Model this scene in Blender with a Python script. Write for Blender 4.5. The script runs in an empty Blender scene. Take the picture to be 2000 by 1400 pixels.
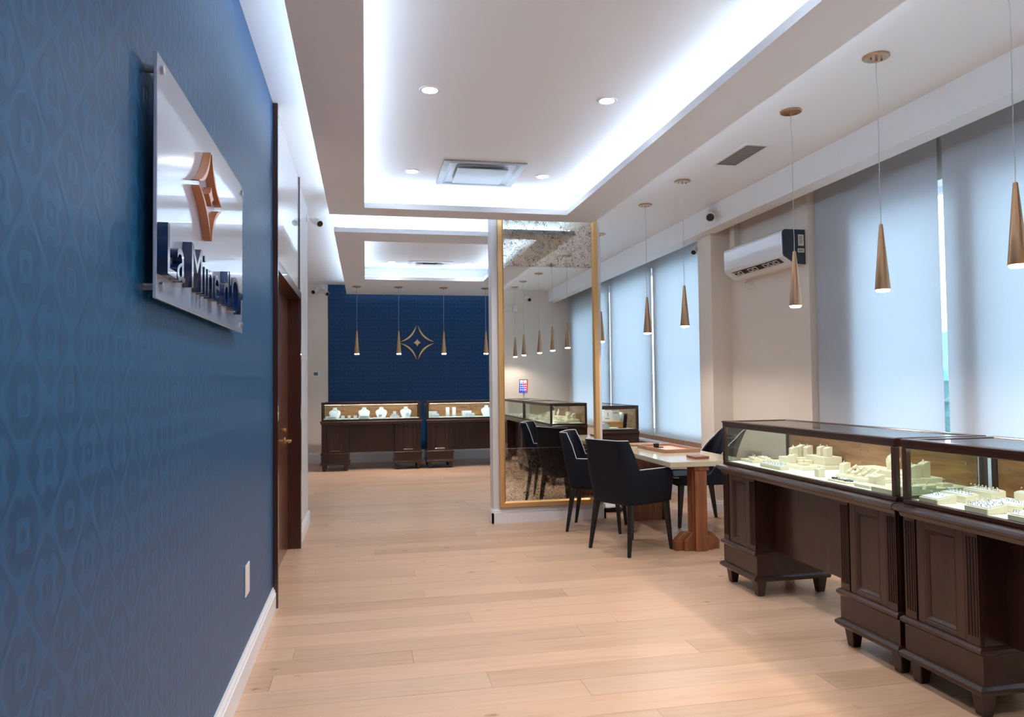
import bpy, bmesh, math, random
from mathutils import Vector, Matrix
random.seed(7)
S = bpy.context.scene
COL = S.collection
PI = math.pi
R_ = math.radians

# ------------------------------------------------------------------ camera
def make_camera():
    yaw, pitch, roll = R_(11.3513), R_(1.9266), R_(-0.6409)
    f = Vector((math.sin(yaw)*math.cos(pitch), math.cos(yaw)*math.cos(pitch), math.sin(pitch)))
    r0 = Vector((math.cos(yaw), -math.sin(yaw), 0)); u0 = r0.cross(f)
    r = math.cos(roll)*r0 + math.sin(roll)*u0
    u = -math.sin(roll)*r0 + math.cos(roll)*u0
    cd = bpy.data.cameras.new('camera'); c = bpy.data.objects.new('camera', cd); COL.objects.link(c)
    cd.sensor_width = 36; cd.lens = 1430/2000*36; cd.clip_start = 0.05; cd.clip_end = 300
    m = Matrix((r, u, -f)).transposed().to_4x4(); m.translation = (0, 0, 1.4)
    c.matrix_world = m
    S.camera = c
make_camera()
S.view_settings.view_transform = 'Standard'
S.view_settings.look = 'None'
S.view_settings.exposure = 1.7
S.view_settings.gamma = 1
S.view_settings.use_curve_mapping = False
try:
    S.cycles.use_denoising = True
    S.cycles.max_bounces = 8
    S.cycles.diffuse_bounces = 5
    S.cycles.glossy_bounces = 5
    S.cycles.transparent_max_bounces = 24
    S.cycles.sample_clamp_indirect = 6
    S.cycles.caustics_reflective = False
    S.cycles.caustics_refractive = False
except Exception:
    pass
SKY = 3.9
COVE = 5.6
SPOT = 18.5
PEND = 10.0
W = bpy.data.worlds.new('daylight'); S.world = W; W.use_nodes = True
bgn = W.node_tree.nodes['Background']
bgn.inputs[0].default_value = (0.80, 0.91, 1.0, 1); bgn.inputs[1].default_value = SKY

# ------------------------------------------------------------------ materials
def s2l(c):
    return tuple(((v/255)/12.92 if v/255 <= .04045 else ((v/255+.055)/1.055)**2.4) for v in c)
def mat(name, rgb, rough=.5, metal=0, spec=.5, coat=0, trans=0, emit=None, estr=0, alpha=1):
    m = bpy.data.materials.new(name); m.use_nodes = True
    b = m.node_tree.nodes['Principled BSDF']
    b.inputs['Base Color'].default_value = (*s2l(rgb), 1)
    b.inputs['Roughness'].default_value = rough
    b.inputs['Metallic'].default_value = metal
    b.inputs['Specular IOR Level'].default_value = spec
    b.inputs['Coat Weight'].default_value = coat
    b.inputs['Transmission Weight'].default_value = trans
    if emit:
        b.inputs['Emission Color'].default_value = (*emit, 1); b.inputs['Emission Strength'].default_value = estr
    return m
def nt(m): return m.node_tree.nodes, m.node_tree.links, m.node_tree.nodes['Principled BSDF']
def node(N, t, **kw):
    n = N.new(t)
    for k, v in kw.items(): setattr(n, k, v)
    return n
def ramp(N, stops):
    r = N.new('ShaderNodeValToRGB')
    while len(r.color_ramp.elements) < len(stops): r.color_ramp.elements.new(.5)
    for e, (p, c) in zip(r.color_ramp.elements, stops):
        e.position = p; e.color = (*s2l(c), 1) if len(c) == 3 else c
    return r
def math_(N, L, op, a, b=None, c=None):
    n = N.new('ShaderNodeMath'); n.operation = op
    for i, v in enumerate((a, b, c)):
        if v is None: continue
        if isinstance(v, (int, float)): n.inputs[i].default_value = v
        else: L.new(v, n.inputs[i])
    return n.outputs[0]
def grain(name, c1, c2, scale=(2, 25, 25), rough=.4, spec=.5, coat=0, bump=.02, rnd=True, coord='Object', detail=6, dist=1.2):
    """wood: noise stretched along one axis"""
    m = mat(name, c1, rough, 0, spec, coat); N, L, B = nt(m)
    tc = N.new('ShaderNodeTexCoord'); mp = N.new('ShaderNodeMapping'); mp.inputs['Scale'].default_value = scale
    src = tc.outputs[coord]
    if rnd:
        oi = N.new('ShaderNodeObjectInfo'); va = node(N, 'ShaderNodeVectorMath', operation='SCALE'); va.inputs[0].default_value = (37, 21, 53)
        L.new(oi.outputs['Random'], va.inputs['Scale'])
        ad = node(N, 'ShaderNodeVectorMath', operation='ADD'); L.new(src, ad.inputs[0]); L.new(va.outputs[0], ad.inputs[1]); src = ad.outputs[0]
    L.new(src, mp.inputs[0])
    no = N.new('ShaderNodeTexNoise'); no.inputs['Scale'].default_value = 1; no.inputs['Detail'].default_value = detail; no.inputs['Distortion'].default_value = dist
    L.new(mp.outputs[0], no.inputs['Vector'])
    r = ramp(N, [(.3, c1), (.7, c2)]); L.new(no.outputs['Fac'], r.inputs[0]); L.new(r.outputs[0], B.inputs['Base Color'])
    if bump:
        bu = N.new('ShaderNodeBump'); bu.inputs['Strength'].default_value = bump*5; bu.inputs['Distance'].default_value = .002
        L.new(no.outputs['Fac'], bu.inputs['Height']); L.new(bu.outputs[0], B.inputs['Normal'])
    return m
M = {}
M['ceiling'] = mat('ceiling_paint', (238, 239, 241), .6, spec=.3)
M['tray'] = mat('tray_paint', (234, 238, 245), .6, spec=.3)
M['wall'] = mat('beige_paint', (230, 220, 208), .55, spec=.3)
M['wallwhite'] = mat('pale_wall_paint', (222, 222, 224), .5, spec=.3)
M['white'] = mat('white_trim_paint', (236, 238, 243), .35)
M['plastic'] = mat('white_plastic', (232, 232, 232), .3)
M['ivory'] = mat('ivory_plastic', (225, 220, 205), .4)
M['black'] = mat('black_plastic', (12, 12, 14), .25)
M['darkgrey'] = mat('dark_grey_plastic', (52, 62, 72), .4)
M['slot'] = mat('dark_slot', (20, 24, 30), .5)
M['steel'] = mat('brushed_steel', (176, 180, 186), .3, 1)
M['chrome'] = mat('polished_aluminium', (150, 151, 154), .35, .25)
M['gold'] = mat('satin_gold_frame', (218, 174, 116), .38, .6)
M['brass'] = mat('satin_brass', (190, 150, 114), .3, 1)
M['goldleaf'] = mat('gold_emblem', (246, 208, 152), .5)
M['copper'] = mat('copper_acrylic', (196, 130, 92), .28, .45)
M['navy'] = mat('navy_acrylic', (12, 40, 86), .15, 0, .6, coat=.5)
M['signwhite'] = mat('glossy_white_acrylic', (180, 196, 218), .14, 0, .5, coat=.7)
M['suede'] = mat('ivory_suede', (222, 212, 190), .85, spec=.2)
M['silverwhite'] = mat('white_leatherette', (214, 220, 230), .5)
M['deck'] = mat('pale_display_felt', (225, 234, 228), .9, spec=.1)
M['ring'] = mat('ring_silver', (200, 200, 205), .15, 1)
M['ringgold'] = mat('ring_gold', (214, 168, 100), .2, 1)
M['gem'] = mat('gem', (235, 240, 250), .05, 0, 1, coat=1)
M['gemblue'] = mat('blue_gem', (40, 70, 120), .1, .3, 1)
M['cord'] = mat('clear_cord', (190, 192, 192), .3)
M['piping'] = mat('white_piping', (214, 216, 220), .5)
M['fabric'] = mat('black_leather', (11, 19, 32), .6, spec=.22)
M['chairleg'] = mat('black_lacquer', (12, 13, 16), .4)
M['led'] = mat('led_strip', (255, 255, 255), emit=(.66, .83, 1.0), estr=COVE)
M['lamp'] = mat('downlight_lens', (255, 255, 255), emit=(.88, .93, 1.0), estr=22)
M['pendlamp'] = mat('pendant_lens', (255, 255, 255), emit=(1.0, .93, .86), estr=18)
M['caseled'] = mat('case_led', (255, 255, 255), emit=(.95, 1.0, .93), estr=12)
M['stone'] = mat('pale_stone', (196, 187, 162), .12, 0, .6)
M['alu'] = mat('white_sill', (225, 228, 232), .3)
M['drywood'] = grain('pale_walnut', (176, 136, 112), (150, 108, 86), (4, 30, 30), .45)
M['mahogany'] = grain('dark_mahogany', (54, 26, 19), (33, 16, 12), (14, 14, 1.5), .34, coat=.25)
M['mahoganyH'] = grain('dark_mahogany_rail', (56, 27, 20), (34, 16, 12), (1.5, 14, 14), .3, coat=.3)
M['walnut'] = grain('walnut', (156, 92, 52), (106, 56, 30), (16, 16, 1.5), .35, coat=.3)
M['doorwood'] = grain('door_walnut', (118, 68, 44), (78, 40, 26), (8, 5, 12), .28, coat=.4, dist=2.0)
M['doorframe'] = grain('door_frame_wood', (74, 34, 24), (48, 22, 16), (16, 16, 1.5), .3, coat=.4)
M['veneer'] = grain('case_veneer', (176, 128, 84), (120, 78, 46), (1.2, 8, 9), .4, dist=2.5)
M['oakstand'] = grain('light_oak', (206, 150, 96), (176, 120, 70), (3, 20, 20), .45)
M['asphalt'] = mat('asphalt', (120, 124, 128), .9)
M['facade'] = mat('far_facade', (70, 130, 150), .8)
M['leaf'] = grain('hedge_green', (40, 96, 92), (22, 60, 66), (9, 9, 9), .8, bump=0)
M['screen'] = mat('tablet_screen', (0, 0, 0), .2)
M['ductgrey'] = mat('duct_grey', (150, 146, 142), .6)
M['blackhole'] = mat('dark_opening', (8, 8, 10), .8)

# floor boards: pale oak, per-board tint, soft grain, a few knots
def floor_material():
    m = mat('oak_board', (206, 170, 146), .3, spec=.45); N, L, B = nt(m)
    tc = N.new('ShaderNodeTexCoord'); oi = N.new('ShaderNodeObjectInfo')
    va = node(N, 'ShaderNodeVectorMath', operation='SCALE'); va.inputs[0].default_value = (37, 21, 53); L.new(oi.outputs['Random'], va.inputs['Scale'])
    ad = node(N, 'ShaderNodeVectorMath', operation='ADD'); L.new(tc.outputs['Object'], ad.inputs[0]); L.new(va.outputs[0], ad.inputs[1])
    mp = N.new('ShaderNodeMapping'); mp.inputs['Scale'].default_value = (1.3, 14, 1); L.new(ad.outputs[0], mp.inputs[0])
    no = N.new('ShaderNodeTexNoise'); no.inputs['Scale'].default_value = 1.6; no.inputs['Detail'].default_value = 7; no.inputs['Distortion'].default_value = .8; L.new(mp.outputs[0], no.inputs[0])
    r = ramp(N, [(.25, (184, 142, 114)), (.5, (206, 168, 138)), (.8, (216, 182, 154))]); L.new(no.outputs['Fac'], r.inputs[0])
    # per-board tint
    tr = ramp(N, [(0, (180, 146, 120)), (.35, (208, 174, 147)), (.7, (222, 182, 152)), (1, (204, 178, 156))]); L.new(oi.outputs['Random'], tr.inputs[0])
    mx = node(N, 'ShaderNodeMix', data_type='RGBA'); mx.inputs[0].default_value = .5; L.new(r.outputs[0], mx.inputs[6]); L.new(tr.outputs[0], mx.inputs[7])
    # knots
    mp2 = N.new('ShaderNodeMapping'); mp2.inputs['Scale'].default_value = (2.6, 5.5, 1); L.new(ad.outputs[0], mp2.inputs[0])
    vo = N.new('ShaderNodeTexVoronoi'); vo.inputs['Scale'].default_value = 1.0; vo.inputs['Randomness'].default_value = 1; L.new(mp2.outputs[0], vo.inputs['Vector'])
    n2 = N.new('ShaderNodeTexNoise'); n2.inputs['Scale'].default_value = 9; L.new(mp2.outputs[0], n2.inputs[0])
    d = math_(N, L, 'ADD', vo.outputs['Distance'], math_(N, L, 'MULTIPLY', n2.outputs['Fac'], .16))
    k = math_(N, L, 'LESS_THAN', d, 0.0)
    kr = ramp(N, [(.09, (96, 92, 92)), (.17, (255, 255, 255))]); L.new(d, kr.inputs[0])
    mk = node(N, 'ShaderNodeMix', data_type='RGBA', blend_type='MULTIPLY'); mk.inputs[0].default_value = .8; L.new(mx.outputs[2], mk.inputs[6]); L.new(kr.outputs[0], mk.inputs[7])
    L.new(mk.outputs[2], B.inputs['Base Color'])
    rr = math_(N, L, 'MULTIPLY_ADD', no.outputs['Fac'], .16, .26); L.new(rr, B.inputs['Roughness'])
    return m
M['oak'] = floor_material()

# damask wallpaper; u along the wall, v up
def damask(name, axis, pu=.20, pv=.23, c_lo=(21, 78, 120), c_hi=(32, 92, 138), rough=.4):
    m = mat(name, c_lo, rough, spec=.32); N, L, B = nt(m)
    g = N.new('ShaderNodeNewGeometry'); sx = N.new('ShaderNodeSeparateXYZ'); L.new(g.outputs['Position'], sx.inputs[0])
    a = sx.outputs[axis]; z = sx.outputs[2]
    u = math_(N, L, 'MULTIPLY', a, 2*PI/pu); v = math_(N, L, 'MULTIPLY', z, 2*PI/pv)
    cu = math_(N, L, 'COSINE', u); cv = math_(N, L, 'COSINE', v)
    s = math_(N, L, 'ADD', cu, cv)
    c2u = math_(N, L, 'COSINE', math_(N, L, 'MULTIPLY', u, 2)); c2v = math_(N, L, 'COSINE', math_(N, L, 'MULTIPLY', v, 3))
    c3 = math_(N, L, 'MULTIPLY', c2u, c2v)
    c4 = math_(N, L, 'MULTIPLY', math_(N, L, 'COSINE', math_(N, L, 'MULTIPLY', u, 3)), math_(N, L, 'COSINE', math_(N, L, 'MULTIPLY', v, 2)))
    f = math_(N, L, 'ADD', math_(N, L, 'MULTIPLY', s, 3.9), math_(N, L, 'ADD', math_(N, L, 'MULTIPLY', c3, 1.2), math_(N, L, 'MULTIPLY', c4, 1.3)))
    no = N.new('ShaderNodeTexNoise'); no.inputs['Scale'].default_value = 22; L.new(g.outputs['Position'], no.inputs[0])
    f = math_(N, L, 'ADD', f, math_(N, L, 'MULTIPLY', no.outputs['Fac'], .9))
    w = math_(N, L, 'SINE', f)
    r = ramp(N, [(.42, (0, 0, 0)), (.58, (255, 255, 255))])
    L.new(math_(N, L, 'MULTIPLY_ADD', w, .5, .5), r.inputs[0])
    mx = node(N, 'ShaderNodeMix', data_type='RGBA'); L.new(r.outputs[0], mx.inputs[0]); mx.inputs[6].default_value = (*s2l(c_lo), 1); mx.inputs[7].default_value = (*s2l(c_hi), 1)
    L.new(mx.outputs[2], B.inputs['Base Color'])
    L.new(math_(N, L, 'MULTIPLY_ADD', w, .02, rough), B.inputs['Roughness'])
    n3 = N.new('ShaderNodeTexNoise'); n3.inputs['Scale'].default_value = 60; L.new(g.outputs['Position'], n3.inputs[0])
    bu = N.new('ShaderNodeBump'); bu.inputs['Strength'].default_value = .25; bu.inputs['Distance'].default_value = .001
    L.new(math_(N, L, 'ADD', w, n3.outputs['Fac']), bu.inputs['Height']); L.new(bu.outputs[0], B.inputs['Normal'])
    return m
M['damaskL'] = damask('blue_damask_side', 1)
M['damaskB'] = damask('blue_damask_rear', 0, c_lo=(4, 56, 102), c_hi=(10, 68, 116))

def glass_mat(name, tint=(.93, .97, .95), refl=.10):
    m = bpy.data.materials.new(name); m.use_nodes = True; N = m.node_tree.nodes; L = m.node_tree.links
    N.remove(N['Principled BSDF']); o = N['Material Output']
    t = N.new('ShaderNodeBsdfTransparent'); t.inputs[0].default_value = (*tint, 1)
    g = N.new('ShaderNodeBsdfGlossy'); g.inputs['Roughness'].default_value = .02
    fr = N.new('ShaderNodeFresnel'); ge = N.new('ShaderNodeNewGeometry'); mr = N.new('ShaderNodeMath'); mr.operation = 'MULTIPLY_ADD'; mr.inputs[1].default_value = 1/1.5-1.5; mr.inputs[2].default_value = 1.5
    L.new(ge.outputs['Backfacing'], mr.inputs[0]); L.new(mr.outputs[0], fr.inputs['IOR'])
    mx = N.new('ShaderNodeMixShader'); L.new(fr.outputs[0], mx.inputs[0]); L.new(t.outputs[0], mx.inputs[1]); L.new(g.outputs[0], mx.inputs[2]); L.new(mx.outputs[0], o.inputs[0])
    return m
M['glass'] = glass_mat('clear_glass'); M['winglass'] = glass_mat('window_glass', (.90, .97, 1.0))

def blind_mat():
    m = bpy.data.materials.new('blind_fabric'); m.use_nodes = True; N = m.node_tree.nodes; L = m.node_tree.links
    N.remove(N['Principled BSDF']); o = N['Material Output']
    tc = N.new('ShaderNodeTexCoord'); no = N.new('ShaderNodeTexNoise'); no.inputs['Scale'].default_value = 300; L.new(tc.outputs['Object'], no.inputs[0])
    r = ramp(N, [(.3, (212, 219, 228)), (.7, (222, 228, 236))]); L.new(no.outputs[0], r.inputs[0])
    d = N.new('ShaderNodeBsdfDiffuse'); L.new(r.outputs[0], d.inputs[0])
    t = N.new('ShaderNodeBsdfTranslucent'); t.inputs[0].default_value = (.80, .84, .88, 1)
    mx = N.new('ShaderNodeMixShader'); mx.inputs[0].default_value = .38; L.new(d.outputs[0], mx.inputs[1]); L.new(t.outputs[0], mx.inputs[2]); L.new(mx.outputs[0], o.inputs[0])
    return m
M['blind'] = blind_mat()

def mirror_mat(name, antique):
    m = mat(name, (222, 224, 222), .0, 1); N, L, B = nt(m)
    B.inputs['Roughness'].default_value = .01
    if antique:
        g = N.new('ShaderNodeTexCoord')
        mp = N.new('ShaderNodeMapping'); mp.inputs['Scale'].default_value = (1, 1, 1); L.new(g.outputs['Object'], mp.inputs[0])
        no = N.new('ShaderNodeTexNoise'); no.inputs['Scale'].default_value = 42; no.inputs['Detail'].default_value = 3; no.inputs['Distortion'].default_value = 1.6; L.new(mp.outputs[0], no.inputs[0])
        v = math_(N, L, 'ABSOLUTE', math_(N, L, 'SUBTRACT', no.outputs['Fac'], .5))
        vein = math_(N, L, 'LESS_THAN', v, .03)
        n2 = N.new('ShaderNodeTexNoise'); n2.inputs['Scale'].default_value = 16; n2.inputs['Detail'].default_value = 3; L.new(g.outputs['Object'], n2.inputs[0])
        m2 = math_(N, L, 'GREATER_THAN', n2.outputs['Fac'], .5)
        vein = math_(N, L, 'MULTIPLY', vein, math_(N, L, 'MULTIPLY_ADD', m2, .5, .45))
        mx = node(N, 'ShaderNodeMix', data_type='RGBA'); L.new(vein, mx.inputs[0]); mx.inputs[6].default_value = (*s2l((222, 218, 206)), 1); mx.inputs[7].default_value = (.06, .045, .035, 1)
        L.new(mx.outputs[2], B.inputs['Base Color'])
        L.new(math_(N, L, 'MULTIPLY_ADD', vein, .4, .035), B.inputs['Roughness'])
    return m
M['mirror'] = mirror_mat('clear_mirror', False); M['antique'] = mirror_mat('antique_mirror', True)

def screen_mat():
    m = mat('tablet_screen', (5, 5, 8), .2); N, L, B = nt(m)
    tc = N.new('ShaderNodeTexCoord'); sx = N.new('ShaderNodeSeparateXYZ'); L.new(tc.outputs['Object'], sx.inputs[0])
    d = math_(N, L, 'ADD', math_(N, L, 'MULTIPLY', sx.outputs[0], 5), math_(N, L, 'MULTIPLY', sx.outputs[2], 2.2))
    r = ramp(N, [(.0, (60, 60, 190)), (.45, (20, 90, 190)), (.5, (200, 40, 70)), (1, (170, 60, 60))]); L.new(math_(N, L, 'ADD', d, .45), r.inputs[0])
    L.new(r.outputs[0], B.inputs['Emission Color']); B.inputs['Emission Strength'].default_value = .9
    return m
M['screen'] = screen_mat()

# ------------------------------------------------------------------ mesh helpers
class MB:
    def __init__(s): s.bm = bmesh.new()
    def hexa(s, p):
        v = [s.bm.verts.new(q) for q in p]
        for f in ((0, 3, 2, 1), (4, 5, 6, 7), (0, 1, 5, 4), (1, 2, 6, 5), (2, 3, 7, 6), (3, 0, 4, 7)): s.bm.faces.new([v[i] for i in f])
        return s
    def box(s, x0, y0, z0, x1, y1, z1, t=0, t0=0):
        """t / t0: inset of the top / bottom face (tapered blocks)"""
        return s.hexa([(x0+t0, y0+t0, z0), (x1-t0, y0+t0, z0), (x1-t0, y1-t0, z0), (x0+t0, y1-t0, z0), (x0+t, y0+t, z1), (x1-t, y0+t, z1), (x1-t, y1-t, z1), (x0+t, y1-t, z1)])
    def prism(s, pts, axis, a, b):
        """pts 2D polygon extruded along axis from a to b (axis 0: pts=(y,z); 1: (x,z); 2: (x,y))"""
        def P(p, t): return {0: (t, p[0], p[1]), 1: (p[0], t, p[1]), 2: (p[0], p[1], t)}[axis]
        A = [s.bm.verts.new(P(p, a)) for p in pts]; B = [s.bm.verts.new(P(p, b)) for p in pts]
        n = len(pts); s.bm.faces.new(A[::-1]); s.bm.faces.new(B)
        for i in range(n): s.bm.faces.new([A[i], A[(i+1) % n], B[(i+1) % n], B[i]])
        return s
    def lathe(s, prof, n=24, c=(0, 0, 0), cap=True):
        rings = []
        for r, z in prof:
            rings.append([s.bm.verts.new((c[0]+r*math.cos(2*PI*k/n), c[1]+r*math.sin(2*PI*k/n), c[2]+z)) for k in range(n)])
        for a, b in zip(rings, rings[1:]):
            for k in range(n): s.bm.faces.new([a[k], a[(k+1) % n], b[(k+1) % n], b[k]])
        if cap: s.bm.faces.new(rings[0][::-1]); s.bm.faces.new(rings[-1])
        return s
    def tube(s, pts, r, n=8, r1=None):
        pts = [Vector(p) for p in pts]; rings = []; up = None
        for i, p in enumerate(pts):
            d = (pts[min(i+1, len(pts)-1)] - pts[max(i-1, 0)]).normalized()
            if up is None: up = Vector((0, 0, 1)) if abs(d.z) < .9 else Vector((1, 0, 0))
            a = d.cross(up).normalized(); b = d.cross(a).normalized(); up = -b if False else up
            rr = r if r1 is None else r + (r1-r)*i/(len(pts)-1)
            rings.append([s.bm.verts.new(p + rr*(math.cos(2*PI*k/n)*a + math.sin(2*PI*k/n)*b)) for k in range(n)])
        for A, B in zip(rings, rings[1:]):
            for k in range(n): s.bm.faces.new([A[k], A[(k+1) % n], B[(k+1) % n], B[k]])
        s.bm.faces.new(rings[0][::-1]); s.bm.faces.new(rings[-1])
        return s
    def torus(s, c, R, r, M_=Matrix.Identity(3), n=14, k=6):
        c = Vector(c); g = []
        for i in range(n):
            a = 2*PI*i/n
            g.append([s.bm.verts.new(c + M_ @ Vector(((R+r*math.cos(2*PI*j/k))*math.cos(a), r*math.sin(2*PI*j/k), (R+r*math.cos(2*PI*j/k))*math.sin(a)))) for j in range(k)])
        for i in range(n):
            for j in range(k): s.bm.faces.new([g[i][j], g[(i+1) % n][j], g[(i+1) % n][(j+1) % k], g[i][(j+1) % k]])
        return s
    def grid(s, rows):
        g = [[s.bm.verts.new(p) for p in r] for r in rows]
        for a, b in zip(g, g[1:]):
            for k in range(len(a)-1): s.bm.faces.new([a[k], a[k+1], b[k+1], b[k]])
        return s
    def move(s, m): bmesh.ops.transform(s.bm, matrix=m, verts=s.bm.verts); return s
    def build(s, name, m, parent=None, loc=None, bevel=0, seg=1, smooth=False, weld=False):
        if weld: bmesh.ops.remove_doubles(s.bm, verts=s.bm.verts, dist=1e-5)
        bmesh.ops.recalc_face_normals(s.bm, faces=s.bm.faces)
        me = bpy.data.meshes.new(name); s.bm.to_mesh(me); s.bm.free(); me.materials.append(m)
        if smooth: me.shade_smooth()
        o = bpy.data.objects.new(name, me); COL.objects.link(o)
        if parent is not None: o.parent = parent
        if loc is not None: o.location = loc
        if bevel:
            b = o.modifiers.new('bevel', 'BEVEL'); b.width = bevel; b.segments = seg; b.limit_method = 'ANGLE'; b.angle_limit = R_(40)
        return o
def box(name, m, a, b, parent=None, bevel=0, **k): return MB().box(*a, *b).build(name, m, parent, bevel=bevel, **k)
def tag(o, label=None, cat=None, group=None, kind=None):
    if label: o['label'] = label
    if cat: o['category'] = cat
    if group: o['group'] = group
    if kind: o['kind'] = kind
    return o
def thing(name, label, cat, loc=(0, 0, 0), rz=0, group=None):
    o = bpy.data.objects.new(name, None); COL.objects.link(o); o.location = loc; o.rotation_euler = (0, 0, rz); o.empty_display_size = .1
    return tag(o, label, cat, group)
def struct(o): o['kind'] = 'structure'; return o
def copy_tree(o, parent=None):
    c = o.copy(); COL.objects.link(c); c.parent = parent
    for ch in [x for x in bpy.data.objects if x.parent == o]: copy_tree(ch, c)
    return c

# ------------------------------------------------------------------ constants of the room
XL, XR = -.575, 3.93          # left wall, blind plane
ZC = 3.22                     # ceiling
YB = 13.6                     # rear wall
YK = .55                      # wall behind the counters
YN = -1.3
WALLX = 3.98

# ------------------------------------------------------------------ floor
fl = struct(box('floor', M['drywood'], (-1.9, YN, -.06), (WALLX, YB, -.006)))
y = YN; row = 0
rnd = random.Random(3)
while y < YB-.01:
    y1 = min(y+.187, YB)
    x = -1.9 - rnd.random()*1.3
    while x < WALLX:
        L = rnd.uniform(1.5, 2.3); a, b = max(x, -1.9), min(x+L, WALLX)
        if b-a > .06:
            w = MB().box(-(b-a)/2+.0006, -(y1-y)/2+.0006, -.006, (b-a)/2-.0006, (y1-y)/2-.0006, 0)
            w.build('plank', M['oak'], fl, loc=((a+b)/2, (y+y1)/2, rnd.uniform(-.0005, 0)))
        x += L
    y = y1; row += 1

# ------------------------------------------------------------------ ceiling, walls
struct(box('ceiling', M['ceiling'], (-1.9, YN, ZC), (4.4, YB, ZC+.12)))
struct(box('wall_left', M['damaskL'], (XL-.18, YN, 0), (XL, 4.86, ZC)))
struct(box('wall_left_header', M['wallwhite'], (XL-.18, 4.90, 2.215), (XL, 6.6, ZC)))
struct(box('wall_left_end', M['wallwhite'], (XL-.18, 6.6, 0), (XL, 7.74, ZC)))
struct(box('wall_left_return', M['wallwhite'], (-1.9, 7.60, 0), (XL-.18, 7.74, ZC)))
struct(box('wall_left_rear', M['wallwhite'], (-1.9, 7.74, 0), (-1.75, YB, ZC)))
struct(box('wall_rear', M['wall'], (-1.9, YB, 0), (4.4, YB+.15, ZC)))
struct(box('wall_rear_panel', M['damaskB'], (-.655, YB-.006, .1), (2.6, YB, ZC)))
struct(box('wall_near', M['wall'], (XL-.18, YN-.15, 0), (2.25, YN, ZC)))
struct(box('wall_near_return', M['wall'], (2.25, YN-.15, 0), (2.4, YK, ZC)))
struct(box('wall_near_counter', M['wall'], (2.4, YK-.15, 0), (4.4, YK, ZC)))
# window wall with openings; solid parts are separate stretches
WX0, WX1 = WALLX, 4.2
wins = [(.9, 2.35), (2.6, 4.07), (4.26, 5.32), (7.85, 9.45), (9.70, 11.3), (11.55, 13.2)]
bmw = MB(); z0, z1 = .75, 2.80
ys = [YK]+[v for w in wins for v in w]+[YB]
for i in range(0, len(ys), 2): bmw.box(WX0, ys[i], 0, WX1, ys[i+1], ZC)
for a, b in wins: bmw.box(WX0, a, 0, WX1, b, z0); bmw.box(WX0, a, z1 if a < 6 else 3.0, WX1, b, ZC)
struct(bmw.build('wall_right', M['wall'], None))
for i, (a, b) in enumerate(wins):
    t = thing(f'window_{i+1}', None, None); struct(t)
    zt = z1 if a < 6 else 3.0
    f = MB(); f.box(4.12, a, z0, 4.17, a+.05, zt).box(4.12, b-.05, z0, 4.17, b, zt).box(4.12, a, z0, 4.17, b, z0+.05).box(4.12, a, zt-.05, 4.17, b, zt)
    f.build('window_frame', M['alu'], t)
    box('pane', M['winglass'], (4.14, a+.05, z0+.05), (4.147, b-.05, zt-.05), t)
# bulkhead (blind pelmet)
struct(box('trim_1', M['ceiling'], (3.535, YK, 2.985), (3.70, YB, ZC)))
bpy.data.objects['trim_1'].name = 'wall_right_pelmet'
struct(box('wall_right_column', M['wall'], (3.645, 7.25, 0), (WALLX, 7.56, ZC)))
struct(box('wall_right_pier', M['wall'], (3.87, 5.83, 0), (WALLX, 7.25, ZC)))
# low wall with sill below the far blinds
struct(box('wall_right_low', M['wall'], (3.86, 7.56, 0), (WALLX, YB, .57)))
sl = struct(box('trim_2', M['alu'], (3.78, 7.56, .57), (WALLX, YB, .60), bevel=.004)); sl.name = 'wall_right_sill'
struct(box('wall_right_sill_rail', M['drywood'], (3.90, 7.56, .60), (WALLX, YB, .655)))

def baseboard(name, p0, p1, nrm, h=.135, th=.02):
    """profile board from p0 to p1 on the floor, nrm = outward normal"""
    p0, p1, n = Vector((*p0, 0)), Vector((*p1, 0)), Vector((*nrm, 0))
    prof = [(0, 0), (th, 0), (th, h*.72), (th*.75, h*.76), (th*.75, h*.84), (th*.35, h*.93), (th*.3, h), (0, h)]
    b = MB(); A = [b.bm.verts.new(p0+n*u+Vector((0, 0, v))) for u, v in prof]; B = [b.bm.verts.new(p1+n*u+Vector((0, 0, v))) for u, v in prof]
    k = len(prof); b.bm.faces.new(A); b.bm.faces.new(B[::-1])
    for i in range(k): b.bm.faces.new([A[i], B[i], B[(i+1) % k], A[(i+1) % k]])
    return struct(b.build(name, M['white']))
baseboard('baseboard_left', (XL, YN), (XL, 4.855), (1, 0))
baseboard('baseboard_left_end', (XL, 6.66), (XL, 7.76), (1, 0))
baseboard('baseboard_left_corner', (XL+.02, 7.74), (-1.75, 7.74), (0, 1))
baseboard('baseboard_rear', (-1.75, YB-.006), (4.0, YB-.006), (0, -1), h=.2)
baseboard('baseboard_pier', (3.87, 5.83), (3.87, 7.25), (-1, 0))
baseboard('baseboard_column_side', (3.62, 7.25), (3.87, 7.25), (0, -1))
baseboard('baseboard_column', (3.645, 7.23), (3.645, 7.58), (-1, 0))
baseboard('baseboard_right', (3.86, 7.56), (3.86, YB), (-1, 0))
baseboard('baseboard_right_near', (WALLX, YK), (WALLX, 5.83), (-1, 0))

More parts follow.
